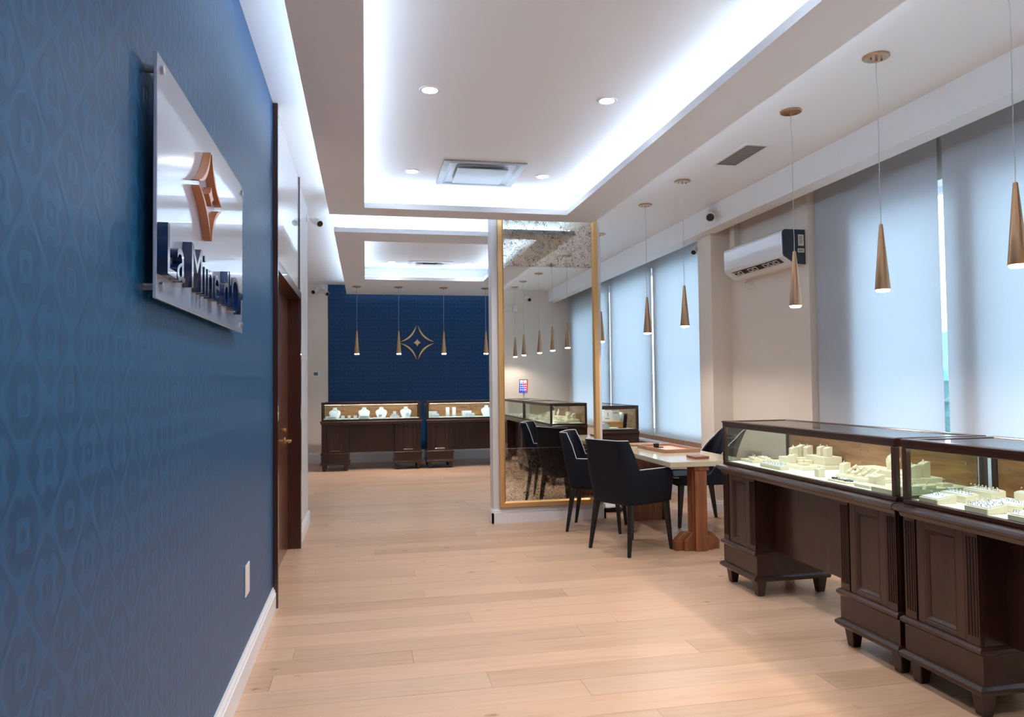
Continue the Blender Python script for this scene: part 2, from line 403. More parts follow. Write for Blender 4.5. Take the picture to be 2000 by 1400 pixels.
# ------------------------------------------------------------------ ceiling trays with cove light
def tray(name, X0, X1, Y0, Y1, x0, x1, y0, y1, core=None):
    """floating frame slab (outer X0..Y1, inner x0..y1), set-back upstand, led strips on top"""
    t = thing(name, None, None); struct(t)
    zb, zt = 2.985, 3.035
    s = MB()
    s.box(X0, Y0, zb, x0, Y1, zt).box(x1, Y0, zb, X1, Y1, zt).box(x0, Y0, zb, x1, y0, zt).box(x0, y1, zb, x1, Y1, zt)
    s.build('tray_slab', M['tray'], t)
    if core: cx0, cx1, cy0, cy1, th0, th1 = core
    u = MB(); c = .12; w = .08
    ix0, ix1 = x0-.14, x1+.14
    iy0, iy1 = (y0-.14, y1+.14) if not core else (y0-.2, y1+.4)
    w2 = .06
    u.box(ix0-w2, iy0-w2, zt, ix0, iy1+w2, ZC).box(ix1, iy0-w2, zt, ix1+w2, iy1+w2, ZC).box(ix0, iy0-w2, zt, ix1, iy0, ZC).box(ix0, iy1, zt, ix1, iy1+w2, ZC)
    u.build('tray_upstand', M['ceiling'], t)
    # strips: inner ring
    e = .05; q = .014; zz = zt+.004
    def strip(a, b, c_, d): MB().box(a, b, zz, c_, d, zz+.008).build('led_strip', M['led'], t)
    strip(x0-e-q, y0, x0-e, y1); strip(x1+e, y0, x1+e+q, y1)
    strip(x0, y1+e, x1, y1+e+q); strip(x0, y0-e-q, x1, y0-e)
    # outer ring
    strip(X0+e, Y0+e, X0+e+q, Y1-e); strip(X1-e-q, Y0+e, X1-e, Y1-e)
    strip(X0+e, Y0+e, X1-e, Y0+e+q); strip(X0+e, Y1-e-q, X1-e, Y1-e)
    return t
tray('trim_1', -.32, 2.23, -.6, 6.94, 0, 1.88, -.3, 6.645)
tray('trim_2', -.31, 2.20, 7.73, 13.05, 0, 1.80, 8.2, 11.2, core=(0,)*6)

def disc_light(x, y, label):
    t = thing('downlight', label, 'ceiling light', (x, y, ZC), 0, 'recessed downlights in the ceiling trays')
    MB().lathe([(.048, -.0015), (.048, -.006), (.062, -.006), (.066, -.002), (.066, 0), (.048, 0)], 28, cap=False).build('trim_ring', M['plastic'], t)
    MB().lathe([(0.001, -.004), (.047, -.004), (.047, 0), (.001, 0)], 28, cap=False).build('lens', M['lamp'], t)
    ld = bpy.data.lights.new('downlight_lamp', 'SPOT'); ld.energy = SPOT; ld.spot_size = R_(115); ld.spot_blend = .7; ld.shadow_soft_size = .05; ld.color = (1.0, .95, .91)
    lo = bpy.data.objects.new('downlight_lamp', ld); COL.objects.link(lo); lo.parent = t; lo.location = (0, 0, -.02)
disc_light(.40, 4.48, 'large downlight in the near ceiling tray, left of the near pair')
disc_light(1.54, 4.46, 'large downlight in the near ceiling tray, right of the near pair')
disc_light(.40, 6.24, 'downlight in the near ceiling tray just left of the square air diffuser')
disc_light(1.54, 6.22, 'downlight in the near ceiling tray just right of the square air diffuser')
disc_light(.388, 10.95, 'small downlight in the far ceiling tray, left of the flat diffuser')
disc_light(1.54, 10.95, 'small downlight in the far ceiling tray, right of the flat diffuser')
disc_light(.40, 2.7, 'downlight nearest the blue wall above the front of the room')
disc_light(1.54, 2.7, 'downlight above the front of the room on the counter side')
disc_light(.40, .9, 'downlight over the entrance end, blue wall side')
disc_light(1.54, .9, 'downlight over the entrance end, counter side')

def diffuser(x0, y0, x1, y1, label, mt):
    cx, cy = (x0+x1)/2, (y0+y1)/2; w, d = (x1-x0)/2, (y1-y0)/2
    t = thing('air_diffuser', label, 'air vent', (cx, cy, ZC), 0)
    f = MB()   # flat flange then concave throat
    prof = [(0, 0), (0, -.012), (.05, -.014), (.075, -.004), (.13, .0)]
    rings = []
    for i, z in prof: rings.append([f.bm.verts.new(p) for p in ((-w+i, -d+i, z), (w-i, -d+i, z), (w-i, d-i, z), (-w+i, d-i, z))])
    for a, b in zip(rings, rings[1:]):
        for k in range(4): f.bm.faces.new([a[k], a[(k+1) % 4], b[(k+1) % 4], b[k]])
    f.build('flange', mt, t)
    box('throat', M['blackhole'], (-.10, -.10, -.004), (.10, .10, -.001), t)
    box('face_plate', mt, (-w+.13, -d+.13, -.03), (w-.13, d-.13, -.022), t, bevel=.004)
    for sx, sy in ((1, 1), (-1, 1), (1, -1), (-1, -1)): MB().tube([(sx*.12, sy*.12, -.022), (sx*.12, sy*.12, 0)], .005).build('hanger', mt, t)
diffuser(.635, 5.86, 1.325, 6.58, 'square metal air diffuser with floating plate in near ceiling tray', M['chrome'])
diffuser(.63, 10.82, 1.30, 11.44, 'square white air diffuser in the far ceiling tray', M['plastic'])
# return grille
t = thing('return_grille', 'white louvred grille in ceiling near the pendant row by the windows', 'air vent', (2.985, 5.38, ZC), 0)
f = MB(); a, b = .12, .29
f.box(-a, -b, -.008, -a+.03, b, 0).box(a-.03, -b, -.008, a, b, 0).box(-a+.03, -b, -.008, a-.03, -b+.03, 0).box(-a+.03, b-.03, -.008, a-.03, b, 0)
f.build('grille_frame', M['plastic'], t, bevel=.002)
box('duct', M['ductgrey'], (-a+.03, -b+.03, -.002), (a-.03, b-.03, -.0005), t)
for k in range(12):
    yy = -b+.045+k*(2*b-.09)/11
    MB().hexa([(-a+.03, yy-.012, -.008), (a-.03, yy-.012, -.008), (a-.03, yy-.010, -.008), (-a+.03, yy-.010, -.008), (-a+.03, yy+.008, -.002), (a-.03, yy+.008, -.002), (a-.03, yy+.010, -.002), (-a+.03, yy+.010, -.002)]).build('slat', M['plastic'], t)

# ------------------------------------------------------------------ door in the left wall
d = thing('door_1', None, None); struct(d)
box('door_post', M['doorframe'], (XL-.1, 4.86, 0), (-.545, 4.90, ZC-.002), d)
box('transom_panel', mat('grey_gloss_panel', (200, 196, 196), .18, 0, .6, coat=.6), (XL, 4.90, 2.215), (-.562, 6.575, ZC-.002), d)
box('transom_strip', M['doorframe'], (XL, 6.575, 2.215), (-.553, 6.60, ZC-.002), d)
box('door_header', M['doorframe'], (-.755, 4.90, 2.15), (-.548, 6.66, 2.215), d)
box('door_jamb', M['doorframe'], (-.755, 6.575, 0), (-.548, 6.66, 2.15), d)
box('door_leaf', M['doorwood'], (-.70, 4.90, .008), (-.655, 6.57, 2.148), d)
h = MB()
h.move(Matrix.Identity(4))
hz = .945; hy = 6.30
def cylx(b, x0, x1, y, z, r, n=20):
    A = [b.bm.verts.new((x0, y+r*math.cos(2*PI*k/n), z+r*math.sin(2*PI*k/n))) for k in range(n)]
    B = [b.bm.verts.new((x1, y+r*math.cos(2*PI*k/n), z+r*math.sin(2*PI*k/n))) for k in range(n)]
    b.bm.faces.new(A[::-1]); b.bm.faces.new(B)
    for k in range(n): b.bm.faces.new([A[k], A[(k+1) % n], B[(k+1) % n], B[k]])
    return b
cylx(h, -.655, -.645, hy, hz, .03); cylx(h, -.645, -.60, hy, hz, .011)
h.box(-.612, hy-.13, hz-.009, -.598, hy+.012, hz+.009)
leaf = [o for o in bpy.data.objects if o.parent == d and o.name.startswith('door_leaf')][0]
h.build('door_handle', M['gold'], leaf, bevel=.002)
h = MB(); cylx(h, -.655, -.64, hy, hz+.09, .014); h.build('door_lock', M['gold'], leaf)

# ------------------------------------------------------------------ partition with the big framed mirror
CY = 7.27
struct(box('wall_partition', M['wallwhite'], (1.255, CY, 0), (2.405, CY+.18, ZC)))
baseboard('baseboard_partition', (1.235, CY), (2.425, CY), (0, -1), h=.145)
baseboard('baseboard_partition_side', (1.255, CY-.02), (1.255, CY+.20), (-1, 0), h=.145)
baseboard('baseboard_partition_end', (2.405, CY-.02), (2.405, CY+.20), (1, 0), h=.145)
t = thing('wall_mirror', 'tall gold framed mirror with speckled antique panels on the partition', 'mirror', (0, 0, 0))
fx0, fx1, fz0, fz1, fw = 1.318, 2.368, .160, ZC-.01, .058
ff, fb = CY-.040, CY-.001
def frame_bar(p, q, inn):
    """bar between outer corners p,q and inner corners: bevelled towards the mirror"""
    b = MB(); o0, o1 = Vector(p), Vector(q); i0, i1 = Vector(inn[0]), Vector(inn[1])
    m0, m1 = o0+(i0-o0)*.72, o1+(i1-o1)*.72
    V = lambda v, yy: b.bm.verts.new((v.x, yy, v.y))
    A = [V(o0, fb), V(o0, ff), V(m0, ff), V(i0, ff+.016), V(i0, fb)]; B = [V(o1, fb), V(o1, ff), V(m1, ff), V(i1, ff+.016), V(i1, fb)]
    b.bm.faces.new(A); b.bm.faces.new(B[::-1])
    for k in range(5): b.bm.faces.new([A[k], B[k], B[(k+1) % 5], A[(k+1) % 5]])
    return b.build('frame_bar', M['gold'], t)
O = [(fx0, fz0), (fx1, fz0), (fx1, fz1), (fx0, fz1)]; I = [(fx0+fw, fz0+fw), (fx1-fw, fz0+fw), (fx1-fw, fz1-fw), (fx0+fw, fz1-fw)]
for k in range(4): frame_bar(O[k], O[(k+1) % 4], (I[k], I[(k+1) % 4]))
my = CY-.016
for nm, za, zb, m_ in (('antique_pane', fz0+fw, .742, M['antique']), ('mirror_pane', .745, 2.585, M['mirror']), ('antique_pane', 2.588, fz1-fw, M['antique'])):
    box(nm, m_, (fx0+fw, my, za), (fx1-fw, CY-.004, zb), t)
box('seam_strip', M['steel'], (fx0+fw, my-.001, .7415), (fx1-fw, my+.004, .7455), t)

# ------------------------------------------------------------------ roller blinds
def blind(y0, y1, label, zb=.66):
    t = thing('roller_blind', label, 'blind', (XR, y0, 0), 0, 'roller blinds on the window wall')
    MB().box(0, 0, zb, .0012, y1-y0, ZC-.06).build('blind_fabric', M['blind'], t)
    MB().box(-.006, 0, zb-.02, .010, y1-y0, zb+.005).build('bottom_bar', M['alu'], t, bevel=.003)
    b = MB(); b.tube([(.004, 0, ZC-.04), (.004, y1-y0, ZC-.04)], .02, 12); b.build('roller', M['alu'], t)
blind(.62, 2.42, 'pale roller blind nearest the back corner beside the counters')
blind(2.47, 4.345, 'pale roller blind at the right edge of the photo, behind the nearer counter')
blind(4.39, 5.815, 'pale roller blind between the bright slit and the pier with the air conditioner')
blind(7.575, 9.56, 'far roller blind next to the square column')
blind(9.62, 11.37, 'far roller blind in the middle, between two thin light slits')
blind(11.42, 13.3, 'farthest roller blind, mostly hidden by the mirror frame')

# ------------------------------------------------------------------ pendants
def make_pendant(label, cat_group):
    t = thing('pendant_light', label, 'pendant lamp', (0, 0, 0), 0, cat_group)
    MB().lathe([(.0705, -.001), (.0705, -.009), (.066, -.012), (.002, -.012)], 32, cap=False).build('canopy', M['brass'], t, smooth=False)
    c = MB(); c.lathe([(.007, -.03), (.007, -.012)], 10)
    c.build('canopy_knob', M['brass'], t)
    for s in (-1, 1): MB().lathe([(.005, -.024), (.005, -.012)], 8, c=(s*.035, 0, 0)).build('canopy_screw', M['brass'], t)
    rr = random.Random(len(label)); pts = []
    for k in range(18):
        z = -.02-k*(.955-.02)/17
        pts.append((rr.uniform(-.003, .003) if 0 < k < 17 else 0, rr.uniform(-.003, .003) if 0 < k < 17 else 0, z))
    MB().tube(pts, .0022, 6).build('cord', M['cord'], t, smooth=True)
    MB().lathe([(.009, -.955), (.0105, -.962), (.0405, -1.315), (.0405, -1.322), (.036, -1.322), (.034, -1.29)], 32, cap=False).build('shade', M['brass'], t, smooth=True, bevel=0)
    MB().lathe([(.001, -1.300), (.036, -1.300), (.037, -1.326), (.030, -1.334), (.001, -1.334)], 24, cap=False).build('lens', M['pendlamp'], t)
    ld = bpy.data.lights.new('pendant_lamp', 'SPOT'); ld.energy = PEND; ld.spot_size = R_(150); ld.spot_blend = .5; ld.shadow_soft_size = .03; ld.color = (1, .86, .74)
    lo = bpy.data.objects.new('pendant_lamp', ld); COL.objects.link(lo); lo.parent = t; lo.location = (0, 0, -1.34)
    return t
PG = 'brass cone pendant lamps'
P0 = make_pendant('brass cone pendant cut off by the right edge of the photo', PG)
PL = [(2.835, 2.72, None), (2.835, 3.585, 'brass cone pendant in front of the wide pale blind, left of the bright slit'),
      (2.835, 4.43, 'brass cone pendant in front of the wall air conditioner'),
      (2.835, 6.165, 'brass cone pendant nearer the column, right of the two above the table'),
      (2.835, 7.06, 'brass cone pendant left of the two above the table'),
      (2.835, 8.55, 'brass cone pendant partly hidden behind the gold mirror frame'),
      (2.78, 1.75, 'brass cone pendant over the far end of the counters near the entrance'),
      (2.78, .98, 'brass cone pendant closest to the beige wall behind the counters'),
      (-.128, 12.0, 'leftmost brass cone pendant before the rear blue wall'),
      (.538, 12.0, 'brass cone pendant just touching the gold star emblem on its left'),
      (1.27, 12.0, 'brass cone pendant right of the gold star emblem'),
      (1.97, 12.0, 'brass cone pendant by the partition edge before the rear blue wall')]
for i, (x, y, lb) in enumerate(PL):
    if i == 0: P0.location = (x, y, ZC)
    else:
        c = copy_tree(P0); c.location = (x, y, ZC if i < 8 else 2.985+.235); c['label'] = lb
        if i >= 8: c.location = (x, y, 3.22)
# the rear four hang from the tray underside
def shorten(c):
    for ch in [o for o in bpy.data.objects if o.parent == c]:
        if ch.name.startswith(('canopy',)): ch.location.z -= .235
        if ch.name.startswith('cord'):
            ch.scale.z = (.955-.255)/(.955-.02); ch.location.z = -.955+.955*ch.scale.z
for c in [o for o in bpy.data.objects if o.name.startswith('pendant_light') and abs(o.location.y-12) < .01]: shorten(c)

# ------------------------------------------------------------------ display counters
def make_case(L, D=.52, doors=((.02, .98),), labels=None):
    """showcase counter, local x along the front, y inward, front at y=0"""
    t = bpy.data.objects.new('display_counter', None); COL.objects.link(t)
    W_, H_ = M['mahogany'], M['mahoganyH']
    pw = .43
    for x0 in (0, L-pw):
        x1 = x0+pw
        p = MB().box(x0, 0.012, .14, x1, D, .765).build('pedestal', W_, t)
        # plinth and mouldings
        MB().box(x0-.006, -.002, .135, x1+.006, D, .27).build('plinth', H_, p)
        def mould(z0, z1, ov, nm):
            b = MB(); zz = (z0+z1)/2
            prof = [(0, z0), (ov*.6, z0), (ov, z0+(z1-z0)*.3), (ov, z0+(z1-z0)*.65), (ov*.45, z1-.003), (0, z1)]
            for (u0, z_a), (u1, z_b) in zip(prof, prof[1:]): pass
            rings = []
            for u, z in prof[0:]:
                rings.append([b.bm.verts.new(q) for q in ((x0-u*.7, -u, z), (x1+u*.7, -u, z), (x1+u*.7, D, z), (x0-u*.7, D, z))])
            for r0, r1 in zip(rings, rings[1:]):
                for k in range(4): b.bm.faces.new([r0[k], r0[(k+1) % 4], r1[(k+1) % 4], r1[k]])
            b.bm.faces.new(rings[0][::-1]); b.bm.faces.new(rings[-1])
            b.build(nm, H_, p)
        mould(.262, .296, .022, 'waist_moulding'); mould(.100, .140, .030, 'base_moulding')
        # legs
        for lx in (x0+.005, x1-.075):
            for ly in (.005, D-.08):
                MB().box(lx, ly, 0, lx+.07, ly+.07, .102, t0=.012).build('leg', W_, t, bevel=.004)
        # pilasters with flutes, door frame and sunk panel on the front
        for px in (x0+.004, x1-.074):
            b = MB(); b.box(px, -.004, .296, px+.07, .014, .765)
            pl = b.build('pilaster', W_, p)
            rr = MB()
            for k in range(4):
                rx = px+.012+k*.0155; rr.tube([(rx, -.004, .33), (rx, -.004, .74)], .0048, 6)
            rr.build('reeding', W_, p)
        a, b_ = x0+.080, x1-.080
        f = MB(); w = .045; zf0, zf1 = .296, .765
        f.box(a, 0, zf0, a+w, .014, zf1).box(b_-w, 0, zf0, b_, .014, zf1).box(a+w, 0, zf1-w, b_-w, .014, zf1).box(a+w, 0, zf0, b_-w, .014, zf0+.02)
        f.build('panel_frame', W_, p, bevel=.002)
        g = MB(); q = .012
        # bevelled inner lip
        ax, bx, az, bz = a+w, b_-w, zf0+.02, zf1-w
        rs = [[g.bm.verts.new(v) for v in ((ax+i, yy, az+i), (bx-i, yy, az+i), (bx-i, yy, bz-i), (ax+i, yy, bz-i))] for i, yy in ((0, .002), (.008, .0), (.02, .011))]
        for r0, r1 in zip(rs, rs[1:]):
            for k in range(4): g.bm.faces.new([r0[k], r0[(k+1) % 4], r1[(k+1) % 4], r1[k]])
        g.build('panel_lip', W_, p)
    MB().box(pw, .13, .29, L-pw, .15, .765).build('kneehole_panel', W_, t)
    MB().box(pw, .15, .70, L-pw, D, .765).build('drawer_carcass', W_, t)
    # ledge with profile
    b = MB()
    prof = [(.0, .755), (.012, .757), (.018, .775), (.040, .785), (.046, .797), (.040, .808), (.02, .814), (.0, .816)]
    rings = [[b.bm.verts.new(q) for q in ((-u*.45, -u, z), (L+u*.45, -u, z), (L+u*.45, D, z), (-u*.45, D, z))] for u, z in prof]
    for r0, r1 in zip(rings, rings[1:]):
        for k in range(4): b.bm.faces.new([r0[k], r0[(k+1) % 4], r1[(k+1) % 4], r1[k]])
    b.bm.faces.new(rings[0][::-1]); b.bm.faces.new(rings[-1]); b.build('ledge', H_, t)
    # glass box
    pz0, pz1, pt = .816, 1.075, 1.118
    MB().box(.029, .029, .816, L-.029, D-.029, .836).build('display_deck', M['deck'], t)
    f = MB(); r = .028
    f.box(0, 0, .816, L, r, .838).box(0, r, .816, r, D-r, .838).box(L-r, r, .816, L, D-r, .838).box(0, D-r, .816, L, D, .838)
    f.build('bottom_rail', H_, t, bevel=.003)
    for px in (0, L-r):
        for py in (0, D-r): MB().box(px, py, .838, px+r, py+r, pz1).build('corner_post', W_, t, bevel=.002)
    f = MB(); f.box(0, 0, pz1, L, .05, pt).box(0, .05, pz1, .05, D-.05, pt).box(L-.05, .05, pz1, L, D-.05, pt).box(0, D-.05, pz1, L, D, pt)
    f.build('top_rail', H_, t, bevel=.004)
    MB().box(-.004, -.004, pt-.014, L+.004, .0, pt-.002).build('rail_bead', H_, t, bevel=.002)
    MB().box(.045, .045, pt-.012, L-.045, D-.045, pt-.004).build('glass_top', M['glass'], t)
    MB().box(r, .010, .838, L-r, .015, pz1).build('glass_front', M['glass'], t)
    for px in (.010, L-.015): MB().box(px, r, .838, px+.005, D-r, pz1).build('glass_side', M['glass'], t)
    ls = MB().box(.05, .052, pz1-.002, L-.05, .062, pz1+.004).build('light_strip', M['caseled'], t)
    MB().box(.05, .050, pz1+.004, L-.05, .066, pz1+.014).build('strip_housing', M['steel'], ls)
    for k, (a, b_) in enumerate(doors):
        yy = D-.022-.012*(k % 2)
        dd = MB().box(a*L, yy, .838, b_*L, yy+.009, pz1).build('sliding_door', M['veneer'], t)
        for hx in (a*L+.06, b_*L-.06):
            MB().lathe([(.006, 0), (.006, .004)], 10).move(Matrix.Translation((hx, yy, .97)) @ Matrix.Rotation(PI/2, 4, 'X')).build('door_knob', M['steel'], dd)
    return t
def place_case(t, x, y, rz, label, g='mahogany display counters'):
    t.location = (x, y, 0); t.rotation_euler = (0, 0, rz); tag(t, label, 'display case', g)
CX = 2.475
c1 = make_case(1.72, .52, ((.02, .50), (.48, .98)))
c1 = place_case(c1, CX, 4.80, -PI/2, 'mahogany glass display counter nearest the dining-height table and chairs')
c2 = make_case(1.72, .52, ((.02, .50), (.48, .98)))
place_case(c2, CX, 3.035, -PI/2, 'mahogany glass display counter cut off by the right edge of the photo')
for o, lb in ((bpy.data.objects['display_counter'], 'mahogany glass display counter beside the table, its far end open to the chair behind'),): o['label'] = lb
c3 = make_case(1.61, .52, ((.02, .5), (.48, .98)))
place_case(c3, -.70, 12.27, 0, 'mahogany display counter left before the rear blue wall, white necklace busts inside')
c4 = make_case(1.61, .52, ((.02, .52), (.5, .98)))
place_case(c4, 1.01, 12.27, 0, 'mahogany display counter before the rear blue wall, partly hidden by the partition')
c5 = make_case(1.72, .52, ((.3, .98),))
place_case(c5, 2.69, 10.04, -PI/2, 'mahogany display counter end-on right of the mirror, light oak stand inside')
c6 = make_case(1.72, .52, ((.3, .98),))
place_case(c6, 2.69, 11.84, -PI/2, 'mahogany display counter in the rear window corner, behind the end-on one')

# ------------------------------------------------------------------ jewellery displays
DZ = .8365
def ring_bm(c, R=.009, M_=Matrix.Identity(3)):
    return MB().torus(c, R, .0013, M_, 12, 5)
def rings_on(t, pts, gold=False, tilt=None):
    for p in pts:
        a = random.uniform(-.4, .4)
        Mx = Matrix.Rotation(a, 3, 'Z')
        b = MB().torus(p, .009, .0014, Mx, 12, 5)
        r = b.build('ring', M['ringgold'] if gold else M['ring'], t)
        g = MB(); g.lathe([(.0008, -.003), (.0035, .0005), (.0028, .0022), (.0006, .0024)], 7, c=(p[0], p[1], p[2]+.0105)); g.build('gem', M['gem'], r)
DG = 'ivory suede jewellery displays in the near counters'
def block(x, y, w, d, h, label, z=DZ, rz=-PI/2, m='suede', g=DG, slope=.16, ring=True):
    """ring block: tall, top sloping down to the front with a split"""
    t = thing('ring_block', label, 'jewellery display', (x, y, z), rz, g)
    b = MB().prism([(-d/2, 0), (d/2, 0), (d/2, h), (d*.1, h), (-d/2, h*(1-slope))], 0, -w/2, w/2)
    b.build('suede_body', M[m], t, bevel=.0015)
    if ring: rings_on(t, [(0, -.1*d, h*(1-slope*.4)+.003)])
    return t
def slab(x, y, w, d, h, label, z=DZ, rz=-PI/2, pads=(), m='suede', g=DG, gold=False):
    t = thing('display_riser', label, 'jewellery display', (x, y, z), rz, g)
    MB().box(-w/2, -d/2, 0, w/2, d/2, h).build('suede_body', M[m], t, bevel=.0015)
    return t
def tray_sloped(x, y, w, d, h0, h1, label, n=(4, 2), z=DZ, rz=-PI/2, m='suede', g=DG, gold=False):
    t = thing('ring_tray', label, 'jewellery display', (x, y, z), rz, g)
    MB().prism([(-d/2, 0), (d/2, 0), (d/2, h1), (-d/2, h0)], 0, -w/2, w/2).build('suede_body', M[m], t, bevel=.002)
    sl = math.atan2(h1-h0, d)
    MB().hexa([(-w/2+.006, -d/2+.006, h0+.001), (w/2-.006, -d/2+.006, h0+.001), (w/2-.006, d/2-.006, h1+.000), (-w/2+.006, d/2-.006, h1+.000),
               (-w/2+.006, -d/2+.006, h0+.004), (w/2-.006, -d/2+.006, h0+.004), (w/2-.006, d/2-.006, h1+.003), (-w/2+.006, d/2-.006, h1+.003)]).build('ring_pad', M['silverwhite'], t)
    pts = []
    for i in range(n[0]):
        for j in range(n[1]):
            px = -w/2+w*(i+.5)/n[0]+random.uniform(-.002, .002); v = (j+.5)/n[1]
            pts.append((px, -d/2+d*v, h0+(h1-h0)*v+.006))
    rings_on(t, pts, gold)
    return t
# near counter one
def corner_slab(x0, x1, y0, y1, h, label, z=DZ, **k): return slab((x0+x1)/2, (y0+y1)/2, y1-y0, x1-x0, h, label, z, **k)
corner_slab(2.585, 2.76, 4.59, 4.755, .018, 'low wide suede platform at the far end of the counter by the table')
for x, y, lb in ((2.622, 4.625, 'small suede pad with one ring, frontmost on the low platform at the far end'),
                   (2.655, 4.705, 'small suede pad with one ring, second from the glass on the low platform'),
                   (2.705, 4.63, 'small suede pad with one ring at the middle of the low platform'),
                   (2.735, 4.715, 'small suede pad with one ring, rearmost on the low platform')):
    t = slab(x, y, .06, .045, .014, lb, DZ+.018); rings_on(t, [(0, 0, .022)])
corner_slab(2.667, 2.955, 4.125, 4.385, .022, 'wide low suede platform under the stepped group in the counter by the table')
corner_slab(2.775, 2.955, 4.40, 4.58, .045, 'suede riser under the three clustered ring blocks')
corner_slab(2.832, 2.955, 4.15, 4.345, .052, 'tall suede riser carrying two ring blocks against the veneer door', DZ+.022)
corner_slab(2.755, 2.828, 4.27, 4.36, .022, 'suede step beside the tall riser with two ring blocks', DZ+.022)
t = corner_slab(2.70, 2.75, 4.185, 4.24, .016, 'small suede pad with a single ring on the front of the wide platform', DZ+.022); rings_on(t, [(0, 0, .024)])
block(2.822, 4.475, .042, .045, .070, 'leftmost of three clustered suede ring blocks in the counter by the table', DZ+.045)
block(2.892, 4.50, .042, .045, .080, 'middle and rearmost of three clustered suede ring blocks', DZ+.045)
block(2.905, 4.435, .042, .045, .080, 'rightmost of three clustered suede ring blocks', DZ+.045)
block(2.732, 4.350, .042, .040, .058, 'suede ring block standing in front of the three clustered blocks', DZ+.022)
block(2.885, 4.262, .040, .042, .062, 'left one of two ring blocks on the tall suede riser', DZ+.074)
block(2.882, 4.190, .040, .042, .062, 'right one of two ring blocks on the tall suede riser', DZ+.074)
tray_sloped(2.567, 4.29, .24, .062, .022, .028, 'shallow suede tray crowded with rings close to the front glass', (7, 2))
block(2.592, 3.848, .042, .042, .052, 'short suede ring block alone near the front glass')
block(2.820, 3.935, .045, .048, .066, 'taller suede ring block alone in the middle of the counter')
# six-sided bracelet plate
t = thing('bracelet_plate', 'thin six-sided plate with blue stone bracelets near the front glass', 'jewellery display', (2.572, 3.615, DZ), -PI/2, DG)
MB().prism([(-.105, 0), (-.080, -.035), (.080, -.035), (.105, 0), (.080, .035), (-.080, .035)], 2, 0, .010).build('plate', M['suede'], t, bevel=.001)
for k, cx in enumerate((-.052, .0, .052)):
    b = MB()
    for q in range(14):
        a = 2*PI*q/14; px, py = cx+.027*math.cos(a), .018*math.sin(a)
        b.lathe([(.001, 0), (.0045, .003), (.0036, .008), (.001, .010)], 7, c=(px, py, .0095))
    tag(b.build('bracelet', M['gemblue'] if k != 1 else M['ring'], t), kind='stuff')
corner_slab(2.660, 2.81, 3.495, 3.80, .022, 'flat suede platform holding the finger shaped ring cones')
for x, y, lb in ((2.715, 3.735, 'leftmost of the leaning finger shaped ring holders'), (2.71, 3.665, 'second of the leaning finger shaped ring holders'),
                   (2.71, 3.60, 'third of the leaning finger shaped ring holders'), (2.71, 3.535, 'last of the leaning finger shaped ring holders, half behind the counter post')):
    t = thing('ring_cone', lb, 'jewellery display', (x, y, DZ+.022), -PI/2-.5, DG)
    b = MB(); b.box(-.016, -.030, 0, .016, .012, .006); b.build('cone_foot', M['suede'], t, bevel=.002)
    b = MB(); b.tube([(0, -.024, .009), (0, -.008, .020), (0, .01, .034), (0, .026, .048), (0, .033, .053)], .0115, 10, .006); b.build('finger', M['suede'], t, smooth=True)
    b = MB().torus((0, .010, .034), .0095, .0013, Matrix.Rotation(.9, 3, 'X'), 12, 5); b.build('ring', M['ring'], t)
corner_slab(2.832, 2.955, 3.46, 3.85, .055, 'tall suede riser behind the finger shaped ring holders')
block(2.640, 3.425, .065, .055, .062, 'suede ring block tight against the near counter post')
corner_slab(2.53, 2.60, 3.34, 3.46, .016, 'low suede pad at the near end of the counter by the table')
corner_slab(2.51, 2.955, 3.135, 3.30, .022, 'wide low suede platform at the near end of the counter by the table')
for x, y, lb in ((2.575, 3.165, 'suede pad with a ring, frontmost on the low platform seen through the end glass'), (2.645, 3.165, 'suede pad with a ring, second on the low platform seen through the end glass'),
                 (2.722, 3.165, 'suede pad with a blue ring, third on the low platform seen through the end glass'), (2.85, 3.20, 'suede pad with a pearl ring, rearmost on the low platform seen through the end glass')):
    t = slab(x, y, .05, .058, .016, lb, DZ+.022); rings_on(t, [(0, 0, .024)], gold='third' not in lb)
corner_slab(2.770, 2.955, 3.325, 3.445, .045, 'suede riser with two tall ring blocks seen through the end glass')
block(2.808, 3.365, .045, .060, .068, 'wide suede ring block seen through the end glass of the cut off counter', DZ+.045)
block(2.885, 3.375, .042, .045, .082, 'tall narrow suede ring block seen through the end glass of the cut off counter', DZ+.045)
# rounded pendant bust
def bust(x, y, z, s, label, rz=-PI/2, m='suede', g=DG, flat=False):
    t = thing('necklace_bust', label, 'jewellery display', (x, y, z), rz, g)
    prof = [(0, .30), (.08, .36), (.25, .44), (.42, .50), (.55, .52), (.66, .48), (.74, .37), (.80, .24), (.86, .19), (.95, .18), (1.0, .20)]
    b = MB(); rows = []
    for v, w in prof:
        dep = .05+.07*math.sin(min(v/.75, 1)*PI)*(1 if v < .75 else 0) + (.05 if v >= .75 else 0)
        lean = .22*v
        rows.append([(s*w*math.cos(a), s*(lean-dep*1.5*math.sin(a)+ .02), s*v) for a in [PI*k/12 for k in range(13)]])
    b.grid(rows)
    b.grid([[(-p[0], s*(.22*v+.05) if False else p[1]+0, p[2]) for p in (r[0], r[-1])] for r, (v, w) in zip(rows, prof)])
    b.build('bust_body', M[m], t, smooth=True)
    pts = []
    for k in range(15):
        a = PI*k/14; vx = .26*math.cos(a); vz = .74-.36*math.sin(a)
        pts.append((s*vx, s*(.22*vz-.16-.03*math.sin(a)), s*vz))
    MB().tube(pts, .0012, 5).build('necklace', M['ring'], t)
    MB().box(-s*.3, -s*.05, 0, s*.3, s*.22, .006).build('bust_base', M[m], t)
    return t
bust(2.885, 3.62, DZ+.055, .105, 'small ivory necklace bust half hidden by the post between the two counters')
